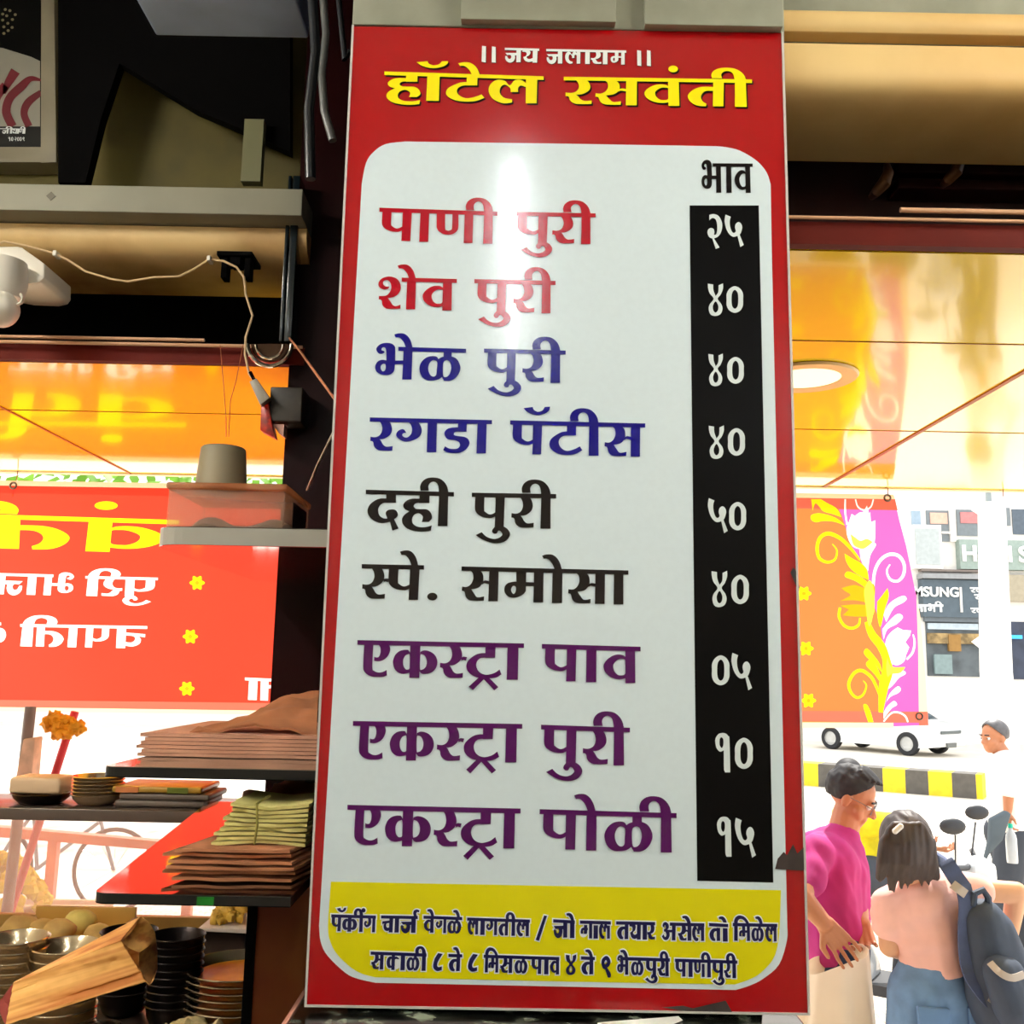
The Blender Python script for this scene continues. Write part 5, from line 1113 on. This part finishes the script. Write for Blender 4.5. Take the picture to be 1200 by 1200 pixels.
# parked scooters, bicycle
def tubes(mb, pts, r): return mb.tube(pts, r, 10)
def scooter(c, ang, col, label, seat_col=(40,42,46)):
    c = Vector(c); fx = Vector((math.cos(ang), math.sin(ang), 0)); fy = Vector((-math.sin(ang), math.cos(ang), 0))
    P = lambda x, y, z: c + fx*x + fy*y + Vector((0,0,z))
    t = thing('scooter', label, 'scooter', c); M1 = mat('scooter_'+'_'.join(map(str,col)), col, .3, coat=.4); Mk = mat('scooter_black',(48,50,54),.5)
    def loft(secs, nm, m):
        k = MB(); n = 14; vs = []
        for x, y0, z0, ry, rz in secs: vs += [P(x, ry*math.cos(2*math.pi*i/n)*(1 if abs(math.cos(2*math.pi*i/n)) < .8 else .9), z0+rz*math.sin(2*math.pi*i/n)) for i in range(n)]
        k.add(vs, [(j*n+i, j*n+(i+1)%n, (j+1)*n+(i+1)%n, (j+1)*n+i) for j in range(len(secs)-1) for i in range(n)] + [tuple(range(n)), tuple((len(secs)-1)*n+i for i in range(n))[::-1]])
        return k.build(nm, m, t, smooth=True)
    loft([(-.85,0,.74,.05,.05),(-.7,0,.66,.15,.14),(-.35,0,.58,.18,.2),(-.05,0,.45,.17,.18),(.05,0,.3,.14,.08)], 'rear_body', M1)
    loft([(-.85,0,.82,.06,.03),(-.6,0,.83,.14,.06),(-.2,0,.80,.16,.06),(.05,0,.79,.11,.05)], 'seat', mat('seat_%d' % seat_col[0], seat_col, .6))
    MB().box((-.2,-.2,.0),(.5,.2,.03)); fb = MB(); fb.add([P(x,y,z) for x, y, z in ((0,-.17,.22),(.5,-.17,.22),(.5,.17,.22),(0,.17,.22),(0,-.17,.28),(.5,-.17,.28),(.5,.17,.28),(0,.17,.28))], [(0,3,2,1),(4,5,6,7),(0,1,5,4),(1,2,6,5),(2,3,7,6),(3,0,4,7)]); fb.build('footboard', Mk, t)
    ap = MB(); ap.grid(lambda u, v: P(.5+.16*(1-v)*0+.12*v, (u-.5)*(.44-.16*v), .24+.66*v) + fx*(.06*math.cos((u-.5)*3)), 12, 8); ap.build('front_apron', M1, t, solid=.03, smooth=True)
    loft([(.56,0,.92,.12,.10),(.66,0,.95,.14,.11),(.74,0,.93,.08,.08)], 'headlamp_cowl', M1)
    hb = MB(); hb.tube([P(.56,-.36,1.02),P(.62,-.15,1.0),P(.62,.15,1.0),P(.56,.36,1.02)], .016, 8); hb.build('handlebar', Mk, t, smooth=True)
    for s in (-1,1):
        mr = MB(); mr.tube([P(.58,s*.24,1.01),P(.6,s*.30,1.2)], .006, 6); mr.ball(P(.6,s*.36,1.25), .075, 14, 8, 1,.35,.6); mr.build('mirror', Mk, t, smooth=True)
    loft([(.55,0,.44,.07,.05),(.72,0,.52,.08,.06),(.95,0,.42,.06,.04)], 'front_mudguard', M1)
    wheel(t, P(.74,0,.24), .24, .1, fy); wheel(t, P(-.55,0,.24), .24, .1, fy)
    MB().tube([P(.62,0,.9),P(.74,0,.24)], .03, 8).build('fork', Mk, t, smooth=True)
    for s in (-1,1): MB().add([P(x, s*.175, z) for x, z in ((-.66,.58),(-.3,.48),(-.28,.55),(-.62,.66))], [(0,1,2,3)]).build('red_stripe', mat('stripe_red',(214,24,40),.4), t, solid=.02)
    return t
scooter((2.2, 6.3, .03), R(-35), (206,212,216), 'grey scooter with a red stripe parked behind the woman in pink')
bc = Vector((-4.3, 8.6, .03)); BY = thing('bicycle', 'old grey bicycle parked outside behind the dusty glass', 'bicycle', bc)
M_bk = mat('bicycle_grey',(110,116,120),.5)
for x in (0, 1.02):
    c = bc+Vector((x,0,.34)); m = MB().tube([c+Vector((.33*math.cos(a*math.pi/16),0,.33*math.sin(a*math.pi/16))) for a in range(33)], .018, 8)
    wl = m.build('wheel', mat('tyre',(44,44,46),.8), BY, smooth=True); s_ = MB()
    for a in range(12): s_.tube([c, c+Vector((.32*math.cos(a*math.pi/6),0,.32*math.sin(a*math.pi/6)))], .003, 5)
    s_.build('spokes', M_steel, wl)
f_ = MB()
for p, q_ in (((0,.34),(.38,.34)),((0,.34),(.3,.78)),((.38,.34),(.3,.86)),((.38,.34),(.86,.72)),((.3,.78),(.84,.78)),((.82,.9),(1.02,.34))): f_.tube([bc+Vector((p[0],0,p[1])), bc+Vector((q_[0],0,q_[1]))], .016, 8)
f_.build('frame', M_bk, BY, smooth=True); MB().box(bc+Vector((.16,-.08,.86)), bc+Vector((.42,.08,.91))).build('saddle', mat('tyre',(44,44,46),.8), BY, bevel=.02)
MB().tube([bc+Vector((.78,-.28,.95)), bc+Vector((.84,0,.98)), bc+Vector((.78,.28,.95))], .013, 8).build('handlebar', M_bk, BY, smooth=True)
# ================================================================== people
M_skin = mat('skin_brown', (188,124,86), .5, var=.08, scale=12); M_skinp = mat('skin_pale_brown', (222,168,130), .5, var=.06, scale=12)
M_hair = mat('hair_black', (30,26,28), .65, var=.4, scale=40, stretch=(1,1,.2)); M_hairb = mat('hair_brown', (70,56,52), .55, var=.4, scale=40, stretch=(1,1,.15))
def limb(mb, pts, rs):
    for i in range(len(pts)-1): mb.capsule(pts[i], pts[i+1], rs[i], rs[i+1], 14)
def hand(mb, wrist, tip, side, s=1.0, curl=.5):
    """palm, four unequal bent fingers and a thumb leaving the side of the palm"""
    w = Vector(wrist); d = (Vector(tip)-w).normalized(); sd = Vector(side); sd = (sd - d*sd.dot(d)).normalized(); nrm = d.cross(sd)
    L = .085*s
    for k in range(4):
        o = (k-1.5)*.0215*s; mb.capsule(w + sd*o*.6, w + d*L + sd*o, .015*s, .012*s, 10)
        ln = (.070, .082, .076, .058)[k]*s; p = w + d*L + sd*o; q = p + (d*math.cos(curl*.6)+nrm*math.sin(curl*.6))*ln*.5 + sd*(k-1.5)*.006; r_ = q + (d*math.cos(curl*1.5)+nrm*math.sin(curl*1.5))*ln*.55
        mb.capsule(p, q, .0086*s, .008*s, 10); mb.capsule(q, r_, .008*s, .0066*s, 10)
    t0 = w + d*.025*s - sd*.026*s; t1 = t0 + (d*.6 - sd*.7 + nrm*.35).normalized()*.045*s; t2 = t1 + (d*.9 - sd*.1 + nrm*.4).normalized()*.035*s
    mb.capsule(t0, t1, .014*s, .011*s, 10); mb.capsule(t1, t2, .011*s, .008*s, 10)
def head(mb, c, fwd, up=(0,0,1), s=1.0, ears=True):
    """skull, jaw, brow, nose, lips and ears; returns a frame fn"""
    c = Vector(c); f = Vector(fwd).normalized(); u = Vector(up); u = (u - f*u.dot(f)).normalized(); l = u.cross(f)
    P = lambda a, b, h: c + (f*a + l*b + u*h)*s
    def blob(p, ra, rb, rh, nu=20, nv=14):
        mb.grid(lambda U, V: P(*p) + (f*ra*math.cos(math.pi*(V-.5))*math.cos(2*math.pi*U) + l*rb*math.cos(math.pi*(V-.5))*math.sin(2*math.pi*U) + u*rh*math.sin(math.pi*(V-.5)))*s, nu, nv)
    blob((-.012,0,.03), .098, .077, .088); blob((.022,0,-.03), .070, .062, .085); blob((.055,0,-.082), .032, .036, .028)
    mb.capsule(P(.078,.03,.018), P(.078,-.03,.018), .016*s, .016*s); mb.capsule(P(.088,0,.005), P(.108,0,-.028), .010*s, .014*s); mb.capsule(P(.095,.012,-.032), P(.095,-.012,-.032), .009*s, .009*s)
    mb.capsule(P(.084,.018,-.058), P(.084,-.018,-.058), .009*s, .009*s); mb.capsule(P(.081,.016,-.070), P(.081,-.016,-.070), .009*s, .009*s)
    for b in (-1,1):
        mb.capsule(P(.05,b*.05,-.03), P(.06,b*.035,-.05), .022*s, .018*s)
        if ears: blob((-.008,b*.079,-.008), .020, .010, .033, 12, 8)
    return P
def eyes(P, root, s=1.0):
    Mw = mat('eye_white',(236,230,224),.2); Md = mat('eye_dark',(20,14,12),.2)
    for b in (-1,1):
        e = MB().ball(P(.078,b*.031,.002), .0125*s, 12, 8).build('eye', Mw, root, smooth=True); MB().ball(P(.086,b*.031,.001), .0065*s, 10, 6).build('iris', Md, e, smooth=True)
        MB().capsule(P(.086,b*.048,.026), P(.094,b*.016,.026), .004*s, .0045*s, 8).build('eyebrow', M_hair, root, smooth=True)
def haircap(mb, P, s=1.0, front=1.0, back=2.15, ra=.110, rb=.089, rh=.100, puff=0, seed=0):
    O = P(0,0,0); f = P(1,0,0)-O; l = P(0,1,0)-O; u = P(0,0,1)-O; c = P(-.014,0,.034)
    def fn(U, V):
        a = 2*math.pi*U; k = .5-.5*math.cos(a); lim = front+(back-front)*min(1, k*1.6); b = V*lim
        d = Vector((math.cos(a)*math.sin(b), math.sin(a)*math.sin(b), math.cos(b)))
        g = 1 + puff*mnoise.noise(d*3.5+Vector((seed,0,0))) + puff*.6*mnoise.noise(d*9)
        return c + (f*d.x*ra + l*d.y*rb + u*d.z*rh)*g
    n0 = MB().grid(fn, 40, 16)
    k = len(n0.v); mb.add(n0.v + [c + (v-c)*.86 for v in n0.v], n0.f + [[i+k for i in q_[::-1]] for q_ in n0.f] + [(16*41+i, k+16*41+i, k+16*41+i+1, 16*41+i+1) for i in range(40)])
    return mb
VX = .0048
# ---------- young man in magenta, facing right
YM = 4.0
MN = thing('person', 'person in a magenta T-shirt and glasses, looking down into an open bag', 'person', (at(975,1100,YM).x, YM, .03))
m = MB(); hc = at(998,934,YM)
Pm = head(m, hc, (.84,-.42,-.46), s=.93)
limb(m, [at(994,950,YM+.01), at(984,990,YM)], [.056,.062])
eR = [at(957,1002,3.84), at(938,1050,3.68), at(966,1082,3.66)]; eL = [at(990,1000,4.14), at(1005,1046,4.02), at(1009,1080,3.88)]
limb(m, eR, [.050,.042,.030]); limb(m, eL, [.048,.040,.029])
hand(m, at(967,1083,3.66), at(984,1104,3.67), (.6,-.2,.7), 1.0, .7); hand(m, at(1009,1081,3.88), at(1013,1104,3.82), (.9,-.5,.1), 1.0, .8)
limb(m, [at(982,992,YM), at(975,1100,YM)], [.08,.08])
for s in (-1,1):
    hp_ = at(975,1112,YM)+Vector((.0,s*.085,0)); limb(m, [hp_, Vector((hp_.x-.02,YM+s*.11,.50)), Vector((hp_.x-.03,YM+s*.12,.10))], [.085,.06,.042]); m.capsule(Vector((hp_.x-.05,YM+s*.12,.075)), Vector((hp_.x+.13,YM+s*.13,.065)), .04, .032)
m.build('body', M_skin, MN, remesh=VX, relax=2)
eyes(Pm, MN)
m = MB()
limb(m, [at(962,999,3.88), at(988,1000,4.12)], [.068,.068]); limb(m, [at(975,1008,YM), at(976,1050,YM), at(974,1106,YM)], [.135,.14,.145])
limb(m, [at(968,1012,3.92), at(974,1104,3.92)], [.12,.12]); limb(m, [at(982,1012,4.06), at(980,1100,4.06)], [.12,.115])
limb(m, [at(957,1000,3.84), at(943,1036,3.74)], [.070,.066]); limb(m, [at(990,1000,4.16), at(1000,1028,4.13)], [.075,.066])
m.capsule(at(984,984,YM), at(983,990,YM), .075, .085)
M_mag = mat('shirt_magenta', (186,44,130), .8, var=.2, scale=7, bump=.3)
m.build('t_shirt', M_mag, MN, remesh=.009, relax=4, disp=lambda c, n: n*(.013*mnoise.noise(Vector((c.x*14+c.z*10, c.y*8, c.z*7-c.x*8)))+.005*mnoise.noise(Vector((c.x*26+c.z*16, c.y*16, c.z*9)))))
m = MB()
for s in (-1,1):
    hp_ = at(975,1116,YM)+Vector((.0,s*.085,0)); limb(m, [hp_+Vector((0,0,.05)), Vector((hp_.x-.02,YM+s*.11,.50)), Vector((hp_.x-.03,YM+s*.12,.12))], [.115,.085,.07])
limb(m, [at(975,1100,YM), at(975,1122,YM)], [.128,.13])
m.build('trousers', mat('jeans_navy',(40,58,92),.85,var=.2,scale=20), MN, remesh=.012, relax=3)
m = MB(); haircap(m, Pm, front=.80, back=2.25, puff=.08, seed=2); rr = random.Random(2)
for k in range(60):
    a, b = rr.uniform(-1.5,1.5), rr.uniform(.15,.72); d = (math.cos(a)*math.sin(b), math.sin(a)*math.sin(b), math.cos(b))
    p = Pm(-.014+d[0]*.106, d[1]*.086, .036+d[2]*.098); q_ = Pm(-.014+d[0]*.106+.03, d[1]*.092, .030+d[2]*.100)
    m.capsule(p, q_, .013, .006, 7)
m.build('hair', M_hair, MN, remesh=.005, relax=1)
gl = MB()
for b in (-1,1):
    ctr = Pm(.098,b*.033,-.002); l_ = (Pm(0,1,0)-Pm(0,0,0)).normalized(); u_ = (Pm(0,0,1)-Pm(0,0,0)).normalized()
    gl.tube([ctr + l_*.026*math.cos(a*math.pi/12) + u_*.021*math.sin(a*math.pi/12) for a in range(25)], .0016, 6)
    gl.tube([Pm(.098,b*.058,.004), Pm(.05,b*.080,.010), Pm(-.01,b*.084,.008)], .0016, 6)
gl.tube([Pm(.100,.008,.004), Pm(.102,0,.006), Pm(.100,-.008,.004)], .0014, 6)
gl.build('glasses', mat('wire_grey',(120,112,112),.3,metal=.7), MN, smooth=True)
for b in (-1,1): MB().capsule(Vector((at(975,1112,YM).x-.06,YM+b*.12,.072)), Vector((at(975,1112,YM).x+.14,YM+b*.13,.062)), .042, .034).build('shoe', mat('shoe_dark',(50,46,46),.6), MN, smooth=True)
# plastic bag in his hands
def bagfn(u, v):
    a = 2*math.pi*u; r0 = .105+.03*v-(.010*math.sin(a*9)+.010*math.sin(a*5+2))*(.3+.7*v)
    top = at(978,1124,3.74); bot = at(976,1225,3.76); c = top*(1-v)+bot*v
    rx = r0*1.15; ry = r0*.85
    if v > .93: rx *= (1-v)/.07*.9+.1; ry *= (1-v)/.07*.9+.1
    z = (.042*math.cos(a)+.006*math.sin(a*3)) * (1-v)**2
    return c + Vector((rx*math.cos(a), ry*math.sin(a), z))
tag(MB().grid(bagfn, 72, 26).build('plastic_bag', [translucent('bag_cream', (255,246,230), .5, scale=12)], smooth=True, solid=.0015), 'cream plastic bag held open by the person in magenta', 'bag')
# ---------- woman in pink from behind
YW = 3.6
WM = thing('person', 'person in a pink top and blue jeans seen from behind, long dark hair', 'person', (at(1112,1180,YW).x, YW, .03))
m = MB(); hw = at(1062,996,3.54)
Pw = head(m, hw, (.18,.92,-.42), s=.96)
limb(m, [at(1068,1012,YW-.02), at(1078,1045,YW)], [.05,.058])
aL = [at(1042,1058,YW), at(1043,1108,3.62), at(1066,1118,3.84)]; aR = [at(1124,1042,YW), at(1191,1046,3.58), at(1183,1098,3.66)]
limb(m, aL, [.040,.039,.028]); limb(m, aR, [.040,.037,.027])
hand(m, at(1066,1116,3.84), at(1074,1108,3.92), (0,.2,1), .92, .6); hand(m, at(1183,1098,3.66), at(1172,1120,3.68), (.2,.9,0), .92, .6)
limb(m, [at(1082,1052,YW), at(1099,1130,YW)], [.075,.07]); limb(m, [at(1099,1140,YW), at(1105,1165,YW)], [.08,.08])
hx = at(1106,1165,YW)
for s in (-1,1): limb(m, [Vector((hx.x+s*.085,YW,hx.z)), Vector((hx.x+s*.10,YW,.52)), Vector((hx.x+s*.11,YW,.10))], [.07,.05,.040]); m.capsule(Vector((hx.x+s*.11,YW-.04,.075)), Vector((hx.x+s*.12,YW+.13,.062)), .036, .03)
m.build('body', M_skinp, WM, remesh=VX, relax=2); eyes(Pw, WM, .96)
M_pink = mat('top_pink', (250,196,184), .85, var=.1, scale=9, bump=.3)
m = MB()
limb(m, [at(1046,1058,YW), at(1078,1046,YW), at(1120,1044,YW)], [.062,.07,.062])
limb(m, [at(1062,1064,YW), at(1076,1100,YW), at(1080,1130,YW)], [.082,.085,.078]); limb(m, [at(1108,1054,YW), at(1116,1100,YW), at(1122,1128,YW)], [.085,.086,.080]); limb(m, [at(1084,1060,YW), at(1099,1130,YW)], [.112,.108])
limb(m, [at(1040,1060,YW), at(1044,1084,3.61)], [.062,.062]); limb(m, [at(1122,1042,YW), at(1146,1042,3.59)], [.062,.056])
def fold(c, n): return n*(.009*mnoise.noise(Vector((c.x*5+c.z*3, c.y*4, c.z*13-c.x*7)))+.006*mnoise.noise(Vector((c.x*9, c.y*9, c.z*26-c.x*8))))
m.build('top', M_pink, WM, remesh=.008, relax=4, disp=fold)
m = MB()
for s in (-1,1): limb(m, [Vector((hx.x+s*.075,YW,hx.z+.0)), Vector((hx.x+s*.085,YW,hx.z-.12)), Vector((hx.x+s*.10,YW,.52)), Vector((hx.x+s*.11,YW,.12))], [.115,.115,.078,.062])
limb(m, [at(1100,1140,YW), at(1104,1152,YW)], [.112,.12]); limb(m, [at(1078,1142,YW), at(1130,1144,YW)], [.08,.08])
JE = m.build('jeans', mat('jeans_blue',(112,148,190),.85,var=.22,scale=16), WM, remesh=.009, relax=4)
for s in (-1,1):
    c = Vector((hx.x+s*.085, YW-.122, hx.z-.06)); MB().prism([c+Vector((x,0,z)) for x, z in ((-.055,.055),(.055,.05),(.05,-.05),(0,-.075),(-.05,-.05))], (0,.02,0)).build('back_pocket', mat('jeans_pocket',(100,136,180),.85), JE, bevel=.006)
    MB().capsule(Vector((hx.x+s*.11,YW-.05,.072)), Vector((hx.x+s*.12,YW+.13,.06)), .04, .033).build('shoe', mat('shoe_dark',(50,46,46),.6), WM, smooth=True)
m = MB(); rr = random.Random(4)
haircap(m, Pw, front=.9, back=2.3, ra=.112, rb=.092, rh=.104, puff=.03, seed=5)
for k in range(26):
    t = k/25; x0 = 1038+t*50; x = 1030+t*72+rr.uniform(-5,5); y = 1042-12*t+rr.uniform(-18,8); yy = 3.43+.03*abs(t-.5)
    limb(m, [at(1048+t*30,968,3.44), at(x0,988,yy), at(x0+(x-x0)*.4,1010,yy+.01), at(x0+(x-x0)*.85,1028,yy+.03), at(x,y,yy+.05)], [.016,.024,.019,.011,.004])
m.build('hair', M_hairb, WM, remesh=.005, relax=1, disp=lambda c, n: n*(.004*mnoise.noise(Vector((c.x*70, c.y*30, c.z*7)))))
HC = MB()
for k in range(5): HC.ball(at(1049+k*1.6,974-k*1.4,3.415), .010, 10, 8)
HC.build('hair_clip', mat('clip_white',(240,236,230),.3), WM, smooth=True)
# backpack
BK = thing('backpack', 'navy blue backpack hanging from the right shoulder of the person in pink', 'backpack', (at(1175,1120,3.5).x, 3.46, at(1175,1200,3.5).z))
M_nv = mat('backpack_navy',(58,70,90),.7,var=.2,scale=14,bump=.1); M_strap = mat('strap_navy',(74,88,126),.75,var=.15,scale=30)
m = MB()
for p0, p1, r0, r1 in (((1152,1080),(1172,1180),.075,.10),((1166,1090),(1190,1170),.065,.09),((1150,1092),(1158,1165),.05,.075),((1160,1085),(1185,1195),.06,.085)): m.capsule(at(*p0,3.46), at(*p1,3.46), r0, r1)
m.build('bag', M_nv, BK, remesh=.009, relax=6)
m = MB(); m.capsule(at(1172,1140,3.36), at(1188,1182,3.36), .055, .065); m.capsule(at(1182,1140,3.37), at(1198,1180,3.37), .05, .06); m.build('front_pocket', M_nv, BK, remesh=.008, relax=5)
def ribbon(name, pts, w_, m_, par, t=.006):
    """flat webbing through 3D points with a width vector"""
    P_ = [Vector(p) for p in pts]; N = len(P_)
    def fn(u, v):
        g = u*(N-1); i = min(int(g), N-2); s = g-i
        p0, p1, p2, p3 = P_[max(i-1,0)], P_[i], P_[i+1], P_[min(i+2,N-1)]
        c = .5*((2*p1)+(p2-p0)*s+(2*p0-5*p1+4*p2-p3)*s*s+(3*p1-p0-3*p2+p3)*s**3); t_ = (p2-p1).normalized(); sd = t_.cross(Vector((0,-1,.15))).normalized()
        return c + sd*w_*(v-.5)
    return MB().grid(fn, 30, 4).build(name, m_, par, solid=t, smooth=True)
ribbon('strap', [at(1098,1000,3.60), at(1108,1010,3.50), at(1120,1028,3.48), at(1130,1042,3.46)], .055, M_strap, BK, .01)
ribbon('strap', [at(1128,1036,3.46), at(1133,1060,3.44), at(1132,1100,3.44), at(1136,1136,3.43), at(1150,1160,3.41), at(1168,1180,3.40)], .052, M_strap, BK, .01)
ribbon('webbing', [at(1160,1168,3.385), at(1172,1178,3.375), at(1181,1192,3.37), at(1183,1206,3.37)], .03, mat('webbing_grey',(150,150,148),.7), BK, .004)
ribbon('trim', [at(1160,1128,3.335), at(1172,1140,3.30), at(1186,1146,3.29), at(1200,1142,3.30)], .022, mat('trim_pale',(186,178,172),.6), BK, .004)
m = MB(); m.tube([at(1140,1062,3.44), at(1142,1047,3.44), at(1152,1043,3.44), at(1158,1052,3.44), at(1158,1076,3.44)], .012, 8); m.build('carry_handle', M_nv, BK, smooth=True)
ribbon('buckle_strip', [at(1116,1036,3.455), at(1124,1042,3.44), at(1132,1048,3.435)], .03, mat('trim_pale',(186,178,172),.6), BK, .005)
# ---------- far man in white
YP = 7.5
FM = thing('person', 'person in a white shirt and dark trousers at the right edge, holding a bottle', 'person', (at(1180,1000,YP).x, YP, 0))
m = MB(); hf = at(1165,864,YP); Pf = head(m, hf, (-.9,-.25,-.1))
fx_ = at(1182,1000,YP).x
limb(m, [at(1170,876,YP), at(1178,890,YP)], [.055,.065])
limb(m, [at(1180,896,YP-.2), at(1182,925,YP-.24), at(1181,950,YP-.24)], [.05,.042,.03]); hand(m, at(1181,950,YP-.24), at(1181,966,YP-.24), (0,1,0), 1, .9)
limb(m, [at(1182,896,YP+.2), at(1190,925,YP+.24), at(1196,950,YP+.2)], [.05,.042,.03]); hand(m, at(1196,950,YP+.2), at(1198,966,YP+.2), (0,1,0), 1, .9)
limb(m, [at(1180,900,YP), at(1182,960,YP)], [.13,.13])
for s in (-1,1): limb(m, [Vector((fx_,YP+s*.09,.95)), Vector((fx_+s*.10,YP+s*.09,.50)), Vector((fx_+s*.16,YP+s*.09,.10))], [.09,.06,.045]); m.capsule(Vector((fx_+s*.18,YP+s*.09,.07)), Vector((fx_+s*.16-.16,YP+s*.09,.06)), .04, .03)
m.build('body', M_skin, FM, remesh=.009, relax=2); eyes(Pf, FM)
M_ws = mat('shirt_white',(244,242,236),.85,var=.04)
m = MB(); limb(m, [at(1180,896,YP-.17), at(1182,896,YP+.17)], [.09,.09]); limb(m, [at(1181,902,YP-.06), at(1183,962,YP-.06)], [.145,.15]); limb(m, [at(1181,902,YP+.06), at(1183,962,YP+.06)], [.145,.15])
limb(m, [at(1180,896,YP-.2), at(1182,924,YP-.24)], [.075,.07]); limb(m, [at(1182,896,YP+.2), at(1189,922,YP+.24)], [.075,.07]); m.build('shirt', M_ws, FM, remesh=.012, relax=4)
m = MB()
for s in (-1,1): limb(m, [Vector((fx_,YP+s*.08,.97)), Vector((fx_+s*.10,YP+s*.09,.50)), Vector((fx_+s*.16,YP+s*.09,.12))], [.13,.095,.075])
m.build('trousers', mat('trousers_slate',(64,70,80),.85), FM, remesh=.012, relax=3)
for s in (-1,1): MB().capsule(Vector((fx_+s*.18,YP+s*.09,.06)), Vector((fx_+s*.16-.17,YP+s*.09,.055)), .045, .035).build('shoe', mat('shoe_dark',(50,46,46),.6), FM, smooth=True)
m = MB(); haircap(m, Pf, front=.75, back=2.1, seed=3); m.build('hair', mat('hair_grey',(92,90,92),.5,var=.3,scale=30), FM, remesh=.008, relax=2)
bt = at(1184,968,YP-.3); BO = thing('bottle', 'water bottle with a teal cap carried by the person in white', 'bottle', (bt.x,bt.y,bt.z-.25))
MB().lathe([(.001,-.25),(.036,-.25),(.038,-.23),(.038,-.09),(.034,-.06),(.014,-.02),(.013,0)], bt, 20).build('flask', mat('bottle_clear',(226,232,236),.1,trans=.4), BO, smooth=True); MB().lathe([(.016,-.012),(.016,.016),(.001,.018)], bt, 16).build('cap', mat('cap_teal',(20,190,160),.4), BO, smooth=True)
tag(MB().prism([at(x,y,YP-.36) for x, y in ((1161,960),(1180,950),(1186,954),(1176,985),(1160,1002),(1153,1015),(1160,985))], (0,.05,0)).build('cloth_bag', mat('bag_slate',(84,96,104),.8), bevel=.02), 'dark cloth bag hanging beside the person in white', 'bag')
# ---------- rider in yellow behind the man
YR = 6.3
RD = thing('person', 'person in a yellow top sitting on the scooter behind the person in magenta', 'person', (at(1002,1000,YR).x, YR, .03))
m = MB(); hr = at(995,914,YR); Pr = head(m, hr, (.5,.8,-.2)); limb(m, [at(993,925,YR), at(998,940,YR)], [.055,.06])
rx_ = at(1006,1000,YR).x
limb(m, [at(1005,960,YR), at(1010,1015,YR)], [.09,.1])
for s in (-1,1):
    limb(m, [at(1006,960,YR)+Vector((s*.04,-s*.16,0)), Vector((rx_+.18+s*.14,YR+.1-s*.10,1.12)), Vector((rx_+.40,YR+.0-s*.12,1.08))], [.05,.042,.03])
    hand(m, Vector((rx_+.40,YR-s*.12,1.08)), Vector((rx_+.52,YR-.02-s*.12,1.06)), (0,1,0), 1, .9)
    limb(m, [Vector((rx_+.02,YR-s*.10,.90)), Vector((rx_+.34,YR-.12-s*.16,.76)), Vector((rx_+.28,YR-.1-s*.24,.14))], [.085,.06,.045]); m.capsule(Vector((rx_+.26,YR-.1-s*.24,.08)), Vector((rx_+.42,YR-.16-s*.24,.07)), .036, .03)
m.build('body', M_skin, RD, remesh=.009, relax=2); eyes(Pr, RD)
m = MB(); limb(m, [at(1006,962,YR)+Vector((-.03,.13,0)), at(1006,962,YR)+Vector((.03,-.13,0))], [.085,.085]); limb(m, [at(1006,968,YR), at(1010,1020,YR)], [.125,.135])
for s in (-1,1): limb(m, [at(1006,960,YR)+Vector((s*.04,-s*.16,0)), Vector((rx_+.12+s*.12,YR+.06-s*.11,1.20))], [.075,.068])
m.build('top', mat('top_yellow',(228,214,20),.85,var=.25,scale=10,bump=.2), RD, remesh=.011, relax=4)
m = MB()
for s in (-1,1): limb(m, [Vector((rx_+.02,YR-s*.10,.92)), Vector((rx_+.34,YR-.12-s*.16,.77)), Vector((rx_+.28,YR-.1-s*.24,.16))], [.115,.085,.065])
m.build('trousers', mat('trousers_slate',(64,70,80),.85), RD, remesh=.012, relax=3)
m = MB(); haircap(m, Pr, front=.75, back=2.1, seed=4); m.build('hair', M_hair, RD, remesh=.008, relax=2)
